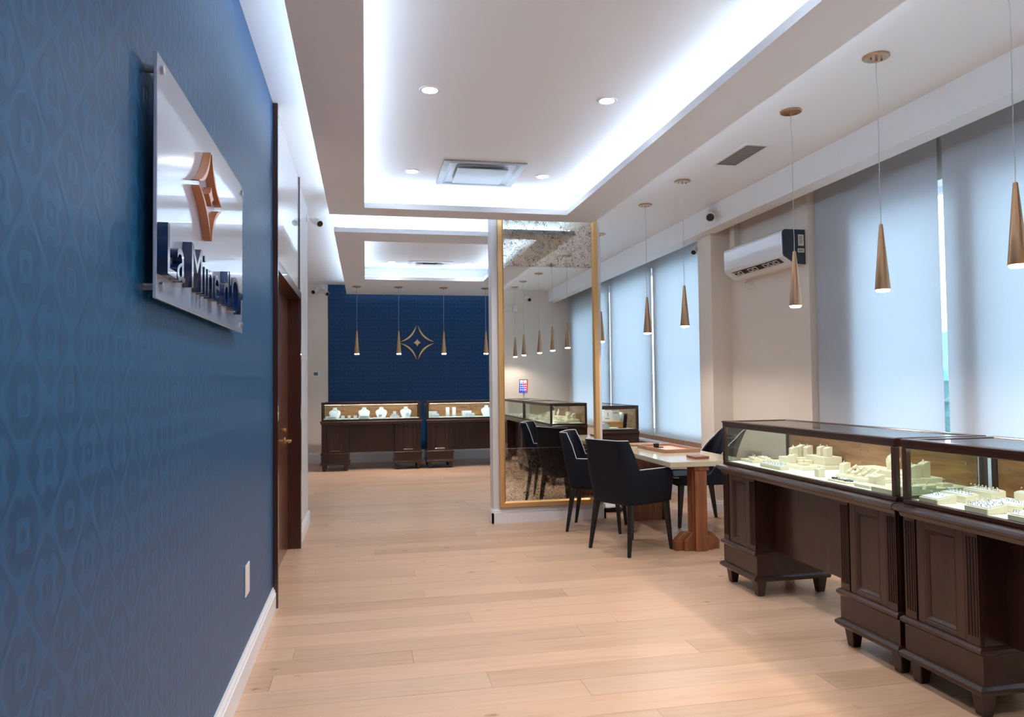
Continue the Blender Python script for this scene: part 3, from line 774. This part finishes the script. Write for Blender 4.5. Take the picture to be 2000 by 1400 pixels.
# near counter two
tray_sloped(2.558, 2.914, .111, .104, .020, .034, 'sloping suede tray with three rings at the front glass of the cut off counter', (3, 1))
tray_sloped(2.678, 2.922, .155, .072, .032, .038, 'long suede ring roll with silver rings behind the sloping tray', (8, 1))
tray_sloped(2.808, 2.915, .165, .075, .044, .050, 'long suede ring roll with gold rings by the veneer door', (8, 1), gold=True)
tray_sloped(2.560, 2.652, .121, .100, .022, .036, 'sloping suede tray crowded with rings at the front glass', (5, 3))
tray_sloped(2.685, 2.655, .15, .085, .030, .036, 'suede ring roll right of the crowded sloping tray', (6, 1))
tray_sloped(2.91, 2.755, .14, .065, .046, .052, 'raised suede ring roll at the right edge of the photo', (6, 1), gold=True)
tray_sloped(2.558, 2.445, .10, .10, .020, .034, 'front suede tray just entering at the right edge of the photo', (4, 2))
for i in range(5):
    tray_sloped(2.56+.16*(i % 2), 2.25-.14*i, .15, .10, .014, .03, ['suede ring tray in the near counter, first beyond the edge of the photo', 'suede ring tray in the near counter, second beyond the edge of the photo', 'suede ring tray in the near counter, third beyond the edge of the photo', 'suede ring tray in the near counter, fourth beyond the edge of the photo', 'suede ring tray in the near counter, last before the beige wall'][i], (4, 2))

# rear left counter
RG = 'white jewellery displays in the rear counters'
ry = 12.27
for x, lb in ((-.50, 'white necklace bust leftmost in the rear left counter'), (-.02, 'white necklace bust second in the rear left counter'),
              (.265, 'white necklace bust third in the rear left counter'), (.675, 'white necklace bust rightmost in the rear left counter')):
    bust(x, ry+.30, DZ, .185, lb, 0, 'silverwhite', RG)
def oval(x, y, w, label, h=.045):
    t = thing('bracelet_pillow', label, 'jewellery display', (x, y, DZ+.006), 0, RG)
    b = MB(); n = 20; r = h/2
    pts = [((w/2-r)*(1 if math.cos(2*PI*k/n) > 0 else -1)+r*math.cos(2*PI*k/n), r+r*math.sin(2*PI*k/n)) for k in range(n)]
    b.prism(pts, 1, -.035, .035); b.move(Matrix.Rotation(-.15, 4, 'X')); b.build('pillow', M['silverwhite'], t, bevel=.004)
    b = MB()
    for k in range(6): b.box(-w*.32+k*w*.11, -.043, .016, -w*.32+k*w*.11+.01, -.036, .030)
    b.build('bracelet', M['gemblue'], t)
oval(-.545, ry+.12, .19, 'white rounded bracelet pillow before the leftmost bust')
oval(-.02, ry+.12, .19, 'white rounded bracelet pillow before the second bust')
block(-.365, ry+.14, .055, .05, .06, 'left small white ring cube between two busts', rz=0, m='silverwhite', g=RG, slope=.05)
block(-.262, ry+.14, .045, .05, .06, 'middle small white ring stand between two busts', rz=0, m='silverwhite', g=RG, slope=.4)
block(-.165, ry+.14, .055, .05, .06, 'right small white ring cube between two busts', rz=0, m='silverwhite', g=RG, slope=.05)
slab(.225, ry+.12, .20, .10, .02, 'thin white pad before the third bust', rz=0, m='silverwhite', g=RG)
block(.245, ry+.15, .055, .04, .045, 'small white ring cube on the pad before the third bust', z=DZ+.02, rz=0, m='silverwhite', g=RG, slope=.05)
slab(.48, ry+.14, .15, .12, .04, 'rounded white base of the stepped stand in the rear left counter', rz=0, m='silverwhite', g=RG)
slab(.48, ry+.14, .105, .09, .028, 'middle step of the white stand in the rear left counter', z=DZ+.04, rz=0, m='silverwhite', g=RG)
block(.48, ry+.15, .05, .05, .045, 'white ring block topping the stepped stand in the rear left counter', z=DZ+.068, rz=0, m='silverwhite', g=RG)
slab(.735, ry+.11, .20, .09, .016, 'thin white pad before the rightmost bust', rz=0, m='silverwhite', g=RG)
block(.69, ry+.14, .055, .04, .06, 'small white ring cube before the rightmost bust', z=DZ+.016, rz=0, m='silverwhite', g=RG, slope=.05)
# rear right counter
def watch(x, y, label):
    t = thing('watch_stand', label, 'jewellery display', (x, y, DZ), 0, RG)
    MB().hexa([(-.04, -.07, 0), (.04, -.07, 0), (.04, .04, 0), (-.04, .04, 0), (-.035, -.06, .012), (.035, -.06, .012), (.035, .035, .02), (-.035, .035, .02)]).build('foot', M['silverwhite'], t)
    MB().box(-.03, .0, .015, .03, .03, .165).build('upright', M['silverwhite'], t, bevel=.004)
watch(1.37, ry+.16, 'left upright white earring stand in the rear right counter'); watch(1.48, ry+.16, 'right upright white earring stand in the rear right counter')
slab(1.12, ry+.22, .14, .10, .10, 'tall white block at the left end of the rear right counter', rz=0, m='silverwhite', g=RG)
tray_sloped(1.155, ry+.12, .13, .08, .045, .06, 'white ring tray before the tall block in the rear right counter', (5, 1), rz=0, m='silverwhite', g=RG)
slab(1.70, ry+.22, .16, .10, .10, 'tall white block in the middle of the rear right counter', rz=0, m='silverwhite', g=RG)
tray_sloped(1.755, ry+.12, .14, .08, .045, .06, 'white ring tray before the middle block in the rear right counter', (5, 1), rz=0, m='silverwhite', g=RG)
bust(2.06, ry+.27, DZ, .185, 'white necklace bust beside the partition in the rear right counter', 0, 'silverwhite', RG)

# window side rear counter: oak bridge stand, price cards, dark frame
sx, sy = 2.93, 8.45
t = thing('oak_stand', 'light oak bridge stand in the end-on counter beside the mirror', 'display stand', (sx, sy+.03, DZ), 0)
MB().box(-.15, -.04, .075, .13, .09, .085).build('shelf', M['oakstand'], t, bevel=.002)
MB().hexa([(-.15, -.045, .02), (.10, -.045, .02), (.10, -.035, .02), (-.15, -.035, .02), (-.15, -.045, .045), (.12, -.045, .075), (.12, -.035, .075), (-.15, -.035, .045)]).build('apron', M['oakstand'], t)
MB().box(.108, -.04, 0, .122, .09, .076).build('stand_leg', M['oakstand'], t); MB().box(-.15, -.04, 0, -.136, .09, .076).build('stand_leg', M['oakstand'], t)
t = thing('price_card', 'open white booklet leaning on the light oak stand', 'booklet', (sx+.03, sy+.10, DZ+.0865), 0)
R2 = Matrix.Rotation(-.22, 4, 'X')
MB().box(-.12, 0, 0, .0, .006, .135).move(R2).build('page', M['plastic'], t); MB().box(.002, 0, 0, .10, .006, .128).move(R2).build('page', M['plastic'], t)
b = MB(); b.box(-.055, -.001, .06, -.048, 0, .11)
for k in range(4): b.box(-.09+k*.014, -.001, .025, -.082+k*.014, 0, .04); b.box(.018+k*.018, -.001, .09, .026+k*.018, 0, .115)
b.move(R2).build('print', M['darkgrey'], t)
t = thing('dark_easel', 'dark leaning display board at the window end of the counter beside the mirror', 'display board', (sx+.150, sy+.06, DZ+.001), R_(14))
MB().box(0, 0, 0, .05, .12, .18).move(Matrix.Rotation(.12, 4, 'Y')).build('board', M['black'], t, bevel=.003)
MB().box(-.006, 0, 0, -.001, .12, .19).move(Matrix.Rotation(.12, 4, 'Y')).build('board_edge', M['steel'], t)
t = thing('watch_cushion', 'white arched bracelet holder left of the light oak stand', 'jewellery display', (sx-.12, sy-.045, DZ), 0)
MB().prism([(-.06, 0)]+[(-.06*math.cos(PI*k/12), .075*math.sin(PI*k/12)) for k in range(13)], 1, -.02, .02).build('arch', M['silverwhite'], t)

# ------------------------------------------------------------------ table
t = thing('consulting_table', 'narrow stone topped table on walnut trestles between the chairs', 'table', (0, 0, 0))
MB().box(2.433, 5.62, .697, 3.13, 7.42, .740).build('table_top', M['stone'], t, bevel=.003)
def trestle(y, full):
    p = MB()
    if full:
        p.box(2.60, y, 0, 3.02, y+.07, .697); p.box(2.66, y-.02, 0, 2.96, y, .697)
        p.build('trestle_panel', M['walnut'], t, bevel=.003)
    else:
        p.box(2.645, y-.02, 0, 2.775, y+.08, .697).box(2.658, y-.045, 0, 2.762, y-.02, .66)
        q = p.build('trestle_post', M['walnut'], t, bevel=.002)
        MB().box(2.652, y-.050, .662, 2.782, y-.0205, .6965).build('post_cap', M['walnut'], q, bevel=.002)
        for x0, x1, h_, dy in ((2.505, 2.90, .145, 0.02), (2.575, 2.825, .155, -.01)):
            c = .075
            MB().prism([(x0, 0), (x1, 0), (x1, h_-.07), (x1-c, h_), (x0+c, h_), (x0, h_-.07)], 1, y+dy, y+dy+.07).build('trestle_foot', M['walnut'], t, bevel=.002)
trestle(5.69, False); trestle(7.06, True)
t = thing('wooden_tray', 'shallow pale wooden tray on the stone topped table', 'tray', (2.86, 6.66, .741), R_(3))
MB().box(-.17, -.30, 0, .17, .30, .010).build('tray_base', mat('tray_lining', (226, 186, 170), .7), t)
f = MB(); f.box(-.18, -.31, 0, -.165, .31, .032).box(.165, -.31, 0, .18, .31, .032).box(-.165, -.31, 0, .165, -.295, .032).box(-.165, .295, 0, .165, .31, .032)
f.build('tray_rim', M['drywood'], t, bevel=.002)
t = thing('loupe_box', 'small black loupe and case lying in the wooden tray', 'loupe', (2.80, 6.80, .752), R_(20))
MB().box(-.055, -.05, 0, .055, .04, .008).build('case', M['black'], t, bevel=.002); MB().box(-.02, -.015, .008, .025, .02, .040).build('eyepiece', M['black'], t, bevel=.003)
t = thing('card_holder', 'small flat walnut card holder at the near corner of the table', 'card holder', (2.79, 5.865, .741), 0)
MB().box(-.065, -.085, 0, .065, .085, .022).build('block', M['walnut'], t, bevel=.002)
MB().box(-.05, -.004, .0215, .05, .004, .0225).build('slot', M['slot'], t)
# two thin pads further along the table (seen in the mirror)
t = thing('wooden_pad', 'thin walnut pad at the far end of the stone topped table', 'tray', (2.82, 7.22, .741), 0)
MB().box(-.14, -.10, 0, .14, .10, .018).build('pad', M['drywood'], t, bevel=.002)

# ------------------------------------------------------------------ chairs
def chair(label, x, y, rz, armless=False, g='black upholstered chairs with white piping'):
    """local +x is the way the sitter faces"""
    t = thing('armchair' if not armless else 'side_chair', label, 'chair', (x, y, 0), rz, g)
    hw, xb, xf, rc = .262, -.27, .24, .09
    arm_z, back_z, zb = .685, .925, .405
    # plan path from front right arm, around the back, to front left arm
    path = []
    for k in range(25): path.append((xf-(xf-(xb+rc))*k/24, -hw))
    for k in range(1, 8): a = PI/2*k/8; path.append((xb+rc-rc*math.sin(a), -hw+rc-rc*math.cos(a)))
    for k in range(0, 13): path.append((xb, -hw+rc+(2*hw-2*rc)*k/12))
    for k in range(1, 8): a = PI/2*k/8; path.append((xb+rc-rc*math.cos(a), hw-rc+rc*math.sin(a)))
    for k in range(25): path.append((xb+rc+(xf-(xb+rc))*k/24, hw))
    def ss(t_): t_ = max(0, min(1, t_)); return t_*t_*(3-2*t_)
    def top(px, py):
        if armless:
            q = (px-xb)/(xf-xb)
            if q > .50: return .50
            return .50 + (back_z-.50)*ss((.50-q)/.46)
        # vertical step behind the arm, soft front corner
        q = (px-(xb+.09))/.036
        z = arm_z + (back_z-arm_z)*ss(1-q)
        f_ = (px-(xf-.06))/.06
        if f_ > 0: z -= .05*f_*f_
        return z
    def pos(px, py, z, inset):
        # outward normal by position
        cx, cy = 0, 0
        nx, ny = 0, 0
        if px < xb+rc:
            qx = (xb+rc)-px; qy = 0
            if abs(py) > hw-rc: qy = (abs(py)-(hw-rc))*(1 if py > 0 else -1)
            l = math.hypot(qx, qy) or 1; nx, ny = -qx/l, qy/l
        else: ny = 1 if py > 0 else -1
        h_ = (z-zb)/(back_z-zb)
        taper = -.03*(1-min(1, (z-zb)/.22))
        if armless: taper = -.0
        off = taper-inset
        back = 1 if px < xb+rc else max(0, 1-(px-(xb+rc))/.12)
        lean = (-.13 if armless else -.075)*h_*h_*back
        side = 0.012*h_
        bow = 0
        sc = 1
        if z > arm_z and not armless: sc = 1-.10*ss((z-arm_z)/(back_z-arm_z))
        return (px+nx*off+lean, (py+ny*off)*sc, z)
    M_ = 9; th = .045 if not armless else .035
    rows_o, rows_i = [], []
    for px, py in path:
        zt = top(px, py)
        zi0 = .44
        rows_o.append([pos(px, py, zb+(zt-zb)*k/M_, 0) for k in range(M_+1)])
        rows_i.append([pos(px, py, zi0+(zt-zi0)*k/M_, th) for k in range(M_+1)])
    b = MB()
    b.grid(rows_o); b.grid(rows_i)
    b.grid([[ro[-1], ri[-1]] for ro, ri in zip(rows_o, rows_i)])
    b.grid([[ro[0], ri[0]] for ro, ri in zip(rows_o, rows_i)])
    b.grid([rows_o[0], rows_i[0]]); b.grid([rows_o[-1], rows_i[-1]])
    b.build('back_shell', M['fabric'], t, smooth=False, weld=True, bevel=.008, seg=2)
    sh = [o for o in bpy.data.objects if o.parent == t][0]
    for p in sh.data.polygons: p.use_smooth = True
    # piping along the outer top edge
    pe = [tuple(Vector(r[-1])*1.0) for r in rows_o]
    mid = [tuple((Vector(o[-1])+Vector(i[-1]))/2+Vector((0, 0, .002))) for o, i in zip(rows_o, rows_i)]
    pp = [tuple(Vector(i[-1])*.25+Vector(o[-1])*.75+Vector((0, 0, .002))) for o, i in zip(rows_o, rows_i)]
    if armless: pp = [p for p in pp if p[2] > .54]
    MB().tube(pp, .0042, 6).build('piping', M['piping'], t, smooth=True)
    if not armless:
        for r in (rows_i[0], rows_i[-1]): MB().tube([tuple(Vector(q)+Vector((.003, 0, 0))) for q in r[::-1]], .004, 6).build('piping', M['piping'], t, smooth=True)
    # underside and seat
    MB().box(xb+.04, -hw+.05, .395, xf+.01, hw-.05, .43).build('seat_base', M['fabric'], t, bevel=.01)
    iw = hw-th-.002 if not armless else hw-.005
    st = MB().box(xb+.06, -iw, .42, xf+.035, iw, .492).build('seat', M['fabric'], t, bevel=.02, seg=3)
    MB().tube([(xf+.033, -iw+.02, .478), (xf+.037, 0, .480), (xf+.033, iw-.02, .478)] if not armless else [(xb+.1, -iw, .480), (xf+.02, -iw, .480), (xf+.036, -iw+.015, .480), (xf+.036, iw-.015, .480), (xf+.02, iw, .480), (xb+.1, iw, .480)], .0035, 6).build('piping', M['piping'], t)
    # legs
    for sx_, sy_ in ((1, 1), (1, -1), (-1, 1), (-1, -1)):
        tx, ty = (.205 if sx_ > 0 else -.20), sy_*.20
        bx, by = (.235 if sx_ > 0 else -.262), sy_*.228
        b = MB(); w0, w1 = .013, .024
        b.hexa([(bx-w0, by-w0, 0), (bx+w0, by-w0, 0), (bx+w0, by+w0, 0), (bx-w0, by+w0, 0), (tx-w1, ty-w1, .41), (tx+w1, ty-w1, .41), (tx+w1, ty+w1, .41), (tx-w1, ty+w1, .41)])
        b.build('leg', M['chairleg'], t, bevel=.005)
    return t
chair('black upholstered armchair nearest the camera at the near table corner', 2.195, 5.90, R_(25))
chair('black upholstered armchair next to the mirror, turned toward the table', 2.19, 6.78, R_(-27))
cc = chair('armless black chair on the window side of the table, behind the counter', 3.215, 6.80, R_(176), True); cc.scale.x = 1.12

# floor box behind the chairs
t = thing('floor_scale', 'low round black and white robot-like puck on the floor by the partition', 'floor device', (2.62, 7.72, 0))
t['label'] = 'low round black floor device with pale top behind the armchair legs'
MB().lathe([(.10, 0), (.16, .008), (.165, .03), (.155, .045), (.001, .047)], 32, cap=False).build('body', M['black'], t, smooth=True)
MB().lathe([(.13, .0462), (.12, .055), (.001, .058)], 32, cap=False).build('lid', M['plastic'], t, smooth=True)

# ------------------------------------------------------------------ sign on the blue wall
SX = -.535
def star_parts(b_fn, hw, hh):
    """five emblem pieces in 2D (u, v): four concave blades and a small diamond"""
    out = []
    def bez(p, c, q, n=12): return [((1-t)**2*p[0]+2*t*(1-t)*c[0]+t*t*q[0], (1-t)**2*p[1]+2*t*(1-t)*c[1]+t*t*q[1]) for t in [k/n for k in range(n+1)]]
    for su, sv in ((1, 1), (-1, 1), (-1, -1), (1, -1)):
        o = bez((.055, 1.0), (.33, .33), (1.0, .055)); i = bez((.98, .05), (.20, .20), (.05, .98))
        out.append([(su*u*hw, sv*v*hh) for u, v in o+i])
    dm = []
    for (a, c) in (((0, .22), (.22, 0)), ((.22, 0), (0, -.22)), ((0, -.22), (-.22, 0)), ((-.22, 0), (0, .22))):
        ctrl = ((a[0]+c[0])*.28, (a[1]+c[1])*.28); dm += bez(a, ctrl, c, 5)[:-1]
    out.append([(u*hw, v*hh) for u, v in dm])
    return out
sg = thing('shop_sign', 'glossy white acrylic sign with navy letters and copper star on the blue wall', 'sign', (0, 0, 0))
box('sign_panel', M['signwhite'], (SX-.010, 2.055, 1.633), (SX, 3.42, 2.289), sg, bevel=.0015)
for yy in (2.09, 3.385):
    for zz in (1.668, 2.254):
        b = MB(); cylx(b, XL, SX-.010, yy, zz, .0105); cylx(b, SX, SX+.008, yy, zz, .012); b.build('standoff', M['steel'], sg)
for poly in star_parts(None, .186, .149):
    pts = [(u+2.615, v+2.042) for u, v in poly]
    MB().prism(pts, 0, SX+.001, SX+.026).build('emblem_piece', M['copper'], sg)
# letters
def letters(text, x_front, y0, y1, zbase, cap, parent):
    cu = bpy.data.curves.new('tmp', 'FONT'); cu.extrude = .5; cu.resolution_u = 5; cu.size = 1
    ob = bpy.data.objects.new('tmp', cu); COL.objects.link(ob)
    glyphs = []; adv = 0
    def mesh_of(s):
        cu.body = s; bpy.context.view_layer.update()
        return bpy.data.meshes.new_from_object(ob.evaluated_get(bpy.context.evaluated_depsgraph_get()))
    def width(s):
        me = mesh_of(s)
        if not me.vertices: return 0
        w = max(v.co.x for v in me.vertices); bpy.data.meshes.remove(me); return w
    caph = max(v.co.y for v in mesh_of('M').vertices)
    pref = [(mesh_of(ch), width(text[:i+1]), ch) for i, ch in enumerate(text) if ch != ' ']
    tot = width(text)
    k = (y1-y0)/tot; kz = cap/caph
    for me, xr, ch in pref:
        me.name = 'letter'
        xm = max(v.co.x for v in me.vertices)
        for v in me.vertices:
            lx, ly, lz = v.co
            v.co = (x_front+.001+(lz+.5)*.026, y0+k*(xr-xm+lx), zbase+kz*ly)
        me.materials.clear(); me.materials.append(M['navy'])
        o = bpy.data.objects.new('letter', me); COL.objects.link(o); o.parent = parent
        bm = bmesh.new(); bm.from_mesh(me); bmesh.ops.recalc_face_normals(bm, faces=bm.faces); bm.to_mesh(me); bm.free()
    bpy.data.objects.remove(ob)
letters("La Mine d'Or", SX, 2.04, 3.27, 1.698, .136, sg)
# rear wall emblem
em = thing('wall_emblem', 'gold four pointed star emblem on the rear blue wall', 'emblem', (0, 0, 0))
for poly in star_parts(None, .307, .312):
    MB().prism([(u+.945, v+2.168) for u, v in poly], 1, YB-.024, YB-.0065).build('emblem_piece', M['goldleaf'], em)

# ------------------------------------------------------------------ wall air conditioner
t = thing('air_conditioner', 'white wall air conditioner with dark grey end on the pier', 'air conditioner', (0, 0, 0))
ya, yb_ = 5.875, 6.955
prof = [(3.87, 2.432), (3.87, 2.747), (3.665, 2.747), (3.648, 2.735), (3.642, 2.715), (3.646, 2.53), (3.655, 2.505), (3.76, 2.440), (3.80, 2.432)]
MB().prism(prof, 1, ya+.012, yb_).build('casing', mat('glossy_white_casing', (232, 234, 238), .12, coat=.6), t, bevel=.004, seg=2)
endp = [(3.869, 2.434), (3.869, 2.745), (3.668, 2.745), (3.652, 2.733), (3.648, 2.715), (3.652, 2.53), (3.66, 2.508), (3.762, 2.443), (3.80, 2.434)]
MB().prism(endp, 1, ya, ya+.013).build('end_panel', M['darkgrey'], t)
# outlet slot on the slanted underside
def on_slant(u, y, off): # u 0..1 along the slant from front lip to back
    x = 3.655+(3.76-3.655)*u; z = 2.505+(2.440-2.505)*u
    nx, nz = -.526, -.85
    return (x+nx*off, y, z+nz*off)
b = MB()
b.hexa([on_slant(.12, ya+.10, .0), on_slant(.12, yb_-.12, 0), on_slant(.62, yb_-.12, 0), on_slant(.62, ya+.10, 0), on_slant(.12, ya+.10, .002), on_slant(.12, yb_-.12, .002), on_slant(.62, yb_-.12, .002), on_slant(.62, ya+.10, .002)])
b.build('outlet_slot', M['slot'], t)
for k in range(9):
    y_ = ya+.15+k*.092
    if k in (3, 6): continue
    b = MB(); w = .07
    for (u0, u1, a0, a1) in ((.20, .25, 0, w), (.50, .55, 0, w), (.20, .55, 0, .008), (.20, .55, w-.008, w)):
        b.hexa([on_slant(u0, y_+a0, .002), on_slant(u0, y_+a1, .002), on_slant(u1, y_+a1, .002), on_slant(u1, y_+a0, .002), on_slant(u0, y_+a0, .006), on_slant(u0, y_+a1, .006), on_slant(u1, y_+a1, .006), on_slant(u1, y_+a0, .006)])
    b.build('louvre', M['plastic'], t)
MB().box(3.80, ya-.001, 2.60, 3.855, ya, 2.70).build('rating_label', M['ivory'], t)
b = MB().box(3.795, ya-.001, 2.54, 3.858, ya, 2.575); b.build('barcode_label', M['plastic'], t)
b = MB()
for k in range(6): b.box(3.803+k*.008, ya-.0018, 2.547, 3.807+k*.008, ya-.001, 2.568); b.box(3.81, ya-.0018, 2.62+k*.012, 3.84, ya-.001, 2.624+k*.012)
b.build('label_print', M['slot'], t)
box('wall_right_pipe_box', M['wall'], (3.80, 7.02, 2.75), (3.87, 7.12, ZC)); struct(bpy.data.objects['wall_right_pipe_box'])
t = thing('ac_cable', 'small pale cable loop and plug hanging under the air conditioner', 'cable', (0, 0, 0))
MB().tube([(3.83, 6.86, 2.430), (3.845, 6.90, 2.40), (3.86, 6.92, 2.35), (3.862, 6.90, 2.33), (3.86, 6.86, 2.335), (3.86, 6.82, 2.35)], .004, 6).build('cable', M['ivory'], t)
MB().tube([(3.84, 6.78, 2.430), (3.855, 6.77, 2.42), (3.86, 6.785, 2.38), (3.86, 6.80, 2.36)], .004, 6).build('cable', M['ivory'], t)
MB().box(3.848, 6.77, 2.335, 3.869, 6.84, 2.365).build('plug', M['ivory'], t, bevel=.004)

# ------------------------------------------------------------------ security cameras
def bullet(label, base, bn, head, aim, s=1.0):
    t = thing('security_camera', label, 'security camera', (0, 0, 0), 0, 'white bullet security cameras')
    base, bn, head, aim = map(Vector, (base, bn, head, aim)); bn.normalize(); aim.normalize()
    q = Vector((0, 0, 1)).rotation_difference(bn).to_matrix().to_4x4()
    MB().lathe([(.042*s, 0), (.042*s, .012), (.02*s, .02), (.001, .022)], 20, cap=False).move(Matrix.Translation(base) @ q).build('base', M['plastic'], t)
    MB().tube([base+bn*.02*s, base+bn*.05*s, head-aim*.03*s], .011*s, 8).build('bracket', M['plastic'], t)
    q = Vector((0, 0, 1)).rotation_difference(aim).to_matrix().to_4x4()
    MB().lathe([(.024*s, -.085*s), (.034*s, -.08*s), (.037*s, .06*s), (.034*s, .064*s)], 20).move(Matrix.Translation(head) @ q).build('housing', M['plastic'], t)
    MB().lathe([(.031*s, .0641*s), (.031*s, .068*s), (.027*s, .07*s)], 8).move(Matrix.Translation(head) @ q).build('lens_face', M['black'], t)
bullet('white bullet camera on the pelmet face above the air conditioner', (3.535, 6.94, 3.15), (-1, 0, 0), (3.46, 6.88, 3.085), (-.35, -.75, -.35), 1.3)
bullet('bullet camera peeking out behind the square column top', (3.70, 7.60, 2.93), (-.3, 1, 0), (3.66, 7.66, 2.88), (-.5, -.5, -.5), .9)
bullet('bullet camera on the left wall end, aimed down into the room', (XL, 7.62, 3.09), (1, 0, 0), (-.47, 7.60, 3.05), (.45, -.75, -.4))
bullet('left bullet camera of the pair high on the rear wall', (-.85, YB, 3.13), (0, -1, 0), (-.875, YB-.13, 3.08), (-.35, -.9, -.35), 1.1)
bullet('right bullet camera of the pair high on the rear wall', (-.74, YB, 3.13), (0, -1, 0), (-.68, YB-.14, 3.06), (.35, -.8, -.5), 1.1)
bullet('bullet camera high on the beige wall behind the counters', (3.12, YK, 3.06), (0, 1, 0), (3.12, YK+.13, 3.02), (0, 1, -.2), 1.1)

# ------------------------------------------------------------------ small wall fittings
t = thing('thermostat', 'white square thermostat with grey display on the rear wall', 'thermostat', (-.868, YB, 1.60))
MB().box(-.068, -.022, -.055, .068, 0, .055).build('body', M['plastic'], t, bevel=.008, seg=2); MB().box(-.036, -.024, -.024, .036, -.021, .034).build('display', mat('lcd_grey', (92, 108, 104), .3), t)
t = thing('blank_plate', 'white rectangular wall plate low on the blue wall', 'wall plate', (XL, 3.81, .455))
MB().box(0, -.058, -.075, .007, .058, .075).build('plate', M['plastic'], t, bevel=.002)
def outlet(label, loc, rz):
    t = thing('power_outlet', label, 'outlet', loc, rz, 'white power outlets')
    MB().box(0, -.037, -.06, .006, .037, .06).build('plate', M['plastic'], t, bevel=.002)
    for z in (-.025, .025):
        s = MB().box(.006, -.017, z-.015, .009, .017, z+.015).build('socket', M['plastic'], t, bevel=.001)
        MB().box(.009, -.008, z-.006, .0095, -.005, z+.006).box(.009, .005, z-.006, .0095, .008, z+.006).build('slots', M['slot'], s)
outlet('white outlet low on the pale wall end past the wooden door', (XL, 7.02, .44), 0)
outlet('white outlet on the beige wall behind the counters', (3.40, YK, 1.95), PI/2)
t = thing('alarm_keypad', 'ivory sensor box high on the beige wall behind the counters', 'sensor', (2.70, YK, 2.86)); MB().box(-.035, 0, -.06, .035, .03, .06).build('body', M['ivory'], t, bevel=.004)
t = thing('motion_sensor', 'white rounded motion sensor beside the ivory box on the beige wall', 'sensor', (2.87, YK, 2.85)); MB().box(-.045, 0, -.065, .045, .045, .065).build('body', M['plastic'], t, bevel=.012, seg=3); MB().box(-.03, .045, -.01, .03, .05, .04).build('lens', M['silverwhite'], t, bevel=.003)

# ------------------------------------------------------------------ tablet on the near counter (seen in the mirror)
t = thing('tablet_stand', 'tablet with red and blue screen on a stand atop the near counter', 'tablet', (2.79, 1.62, 1.119), R_(20))
MB().lathe([(.001, 0), (.10, 0), (.10, .010), (.001, .012)], 28, cap=False).build('stand_base', M['chrome'], t)
MB().tube([(0, -.04, .01), (0, -.06, .10), (0, -.02, .19)], .012, 8).build('stand_arm', M['plastic'], t)
Rt = Matrix.Translation((0, 0, .225)) @ Matrix.Rotation(.25, 4, 'X')
MB().box(-.078, -.006, -.125, .078, .0, .125).move(Rt).build('tablet_body', M['black'], t, bevel=.002)
o = MB().box(-.072, 0.0003, -.118, .072, .0012, .118).build('screen', M['screen'], t); o.matrix_local = Rt
b = MB()
for r in range(4):
    for c in range(4): b.box(-.055+c*.032, .0013, .045-r*.04, -.041+c*.032, .0018, .059-r*.04)
b.box(-.06, .0013, .07, -.01, .0018, .105); b.box(.005, .0013, .07, .055, .0018, .105)
o = b.build('icons', mat('icon_white', (230, 225, 230), .4, emit=(.9, .85, .9), estr=.8), t); o.matrix_local = Rt

# ------------------------------------------------------------------ outside, seen only through the slits between blinds
g = tag(box('street_ground', M['asphalt'], (4.2, -10, -.3), (40, 40, -.2)), None, None, None, 'structure')
t = thing('hedge', 'teal green hedge outside seen through the slit between the near blinds', 'hedge', (9, 6, 0))
b = MB(); rr = random.Random(5)
for k in range(46):
    cx, cy, cz, r = rr.uniform(-.6, .6), rr.uniform(-5, 14), rr.uniform(.0, 1.25), rr.uniform(.35, .6)
    b.lathe([(.02, -r*.8), (r*.7, -r*.5), (r, 0), (r*.7, r*.5), (.02, r*.8)], 9, c=(cx, cy, cz+.4))
b.build('foliage', M['leaf'], t)
t = thing('street_building', 'pale blue building across the street seen through the blind slit', 'building', (22, 10, -.2))
MB().box(0, -14, 0, 6, 20, 3.4).build('wall', M['facade'], t)
for k in range(8): MB().box(-.05, -13+k*4, 1.2, .02, -10.6+k*4, 2.6).build('window', M['darkgrey'], t)
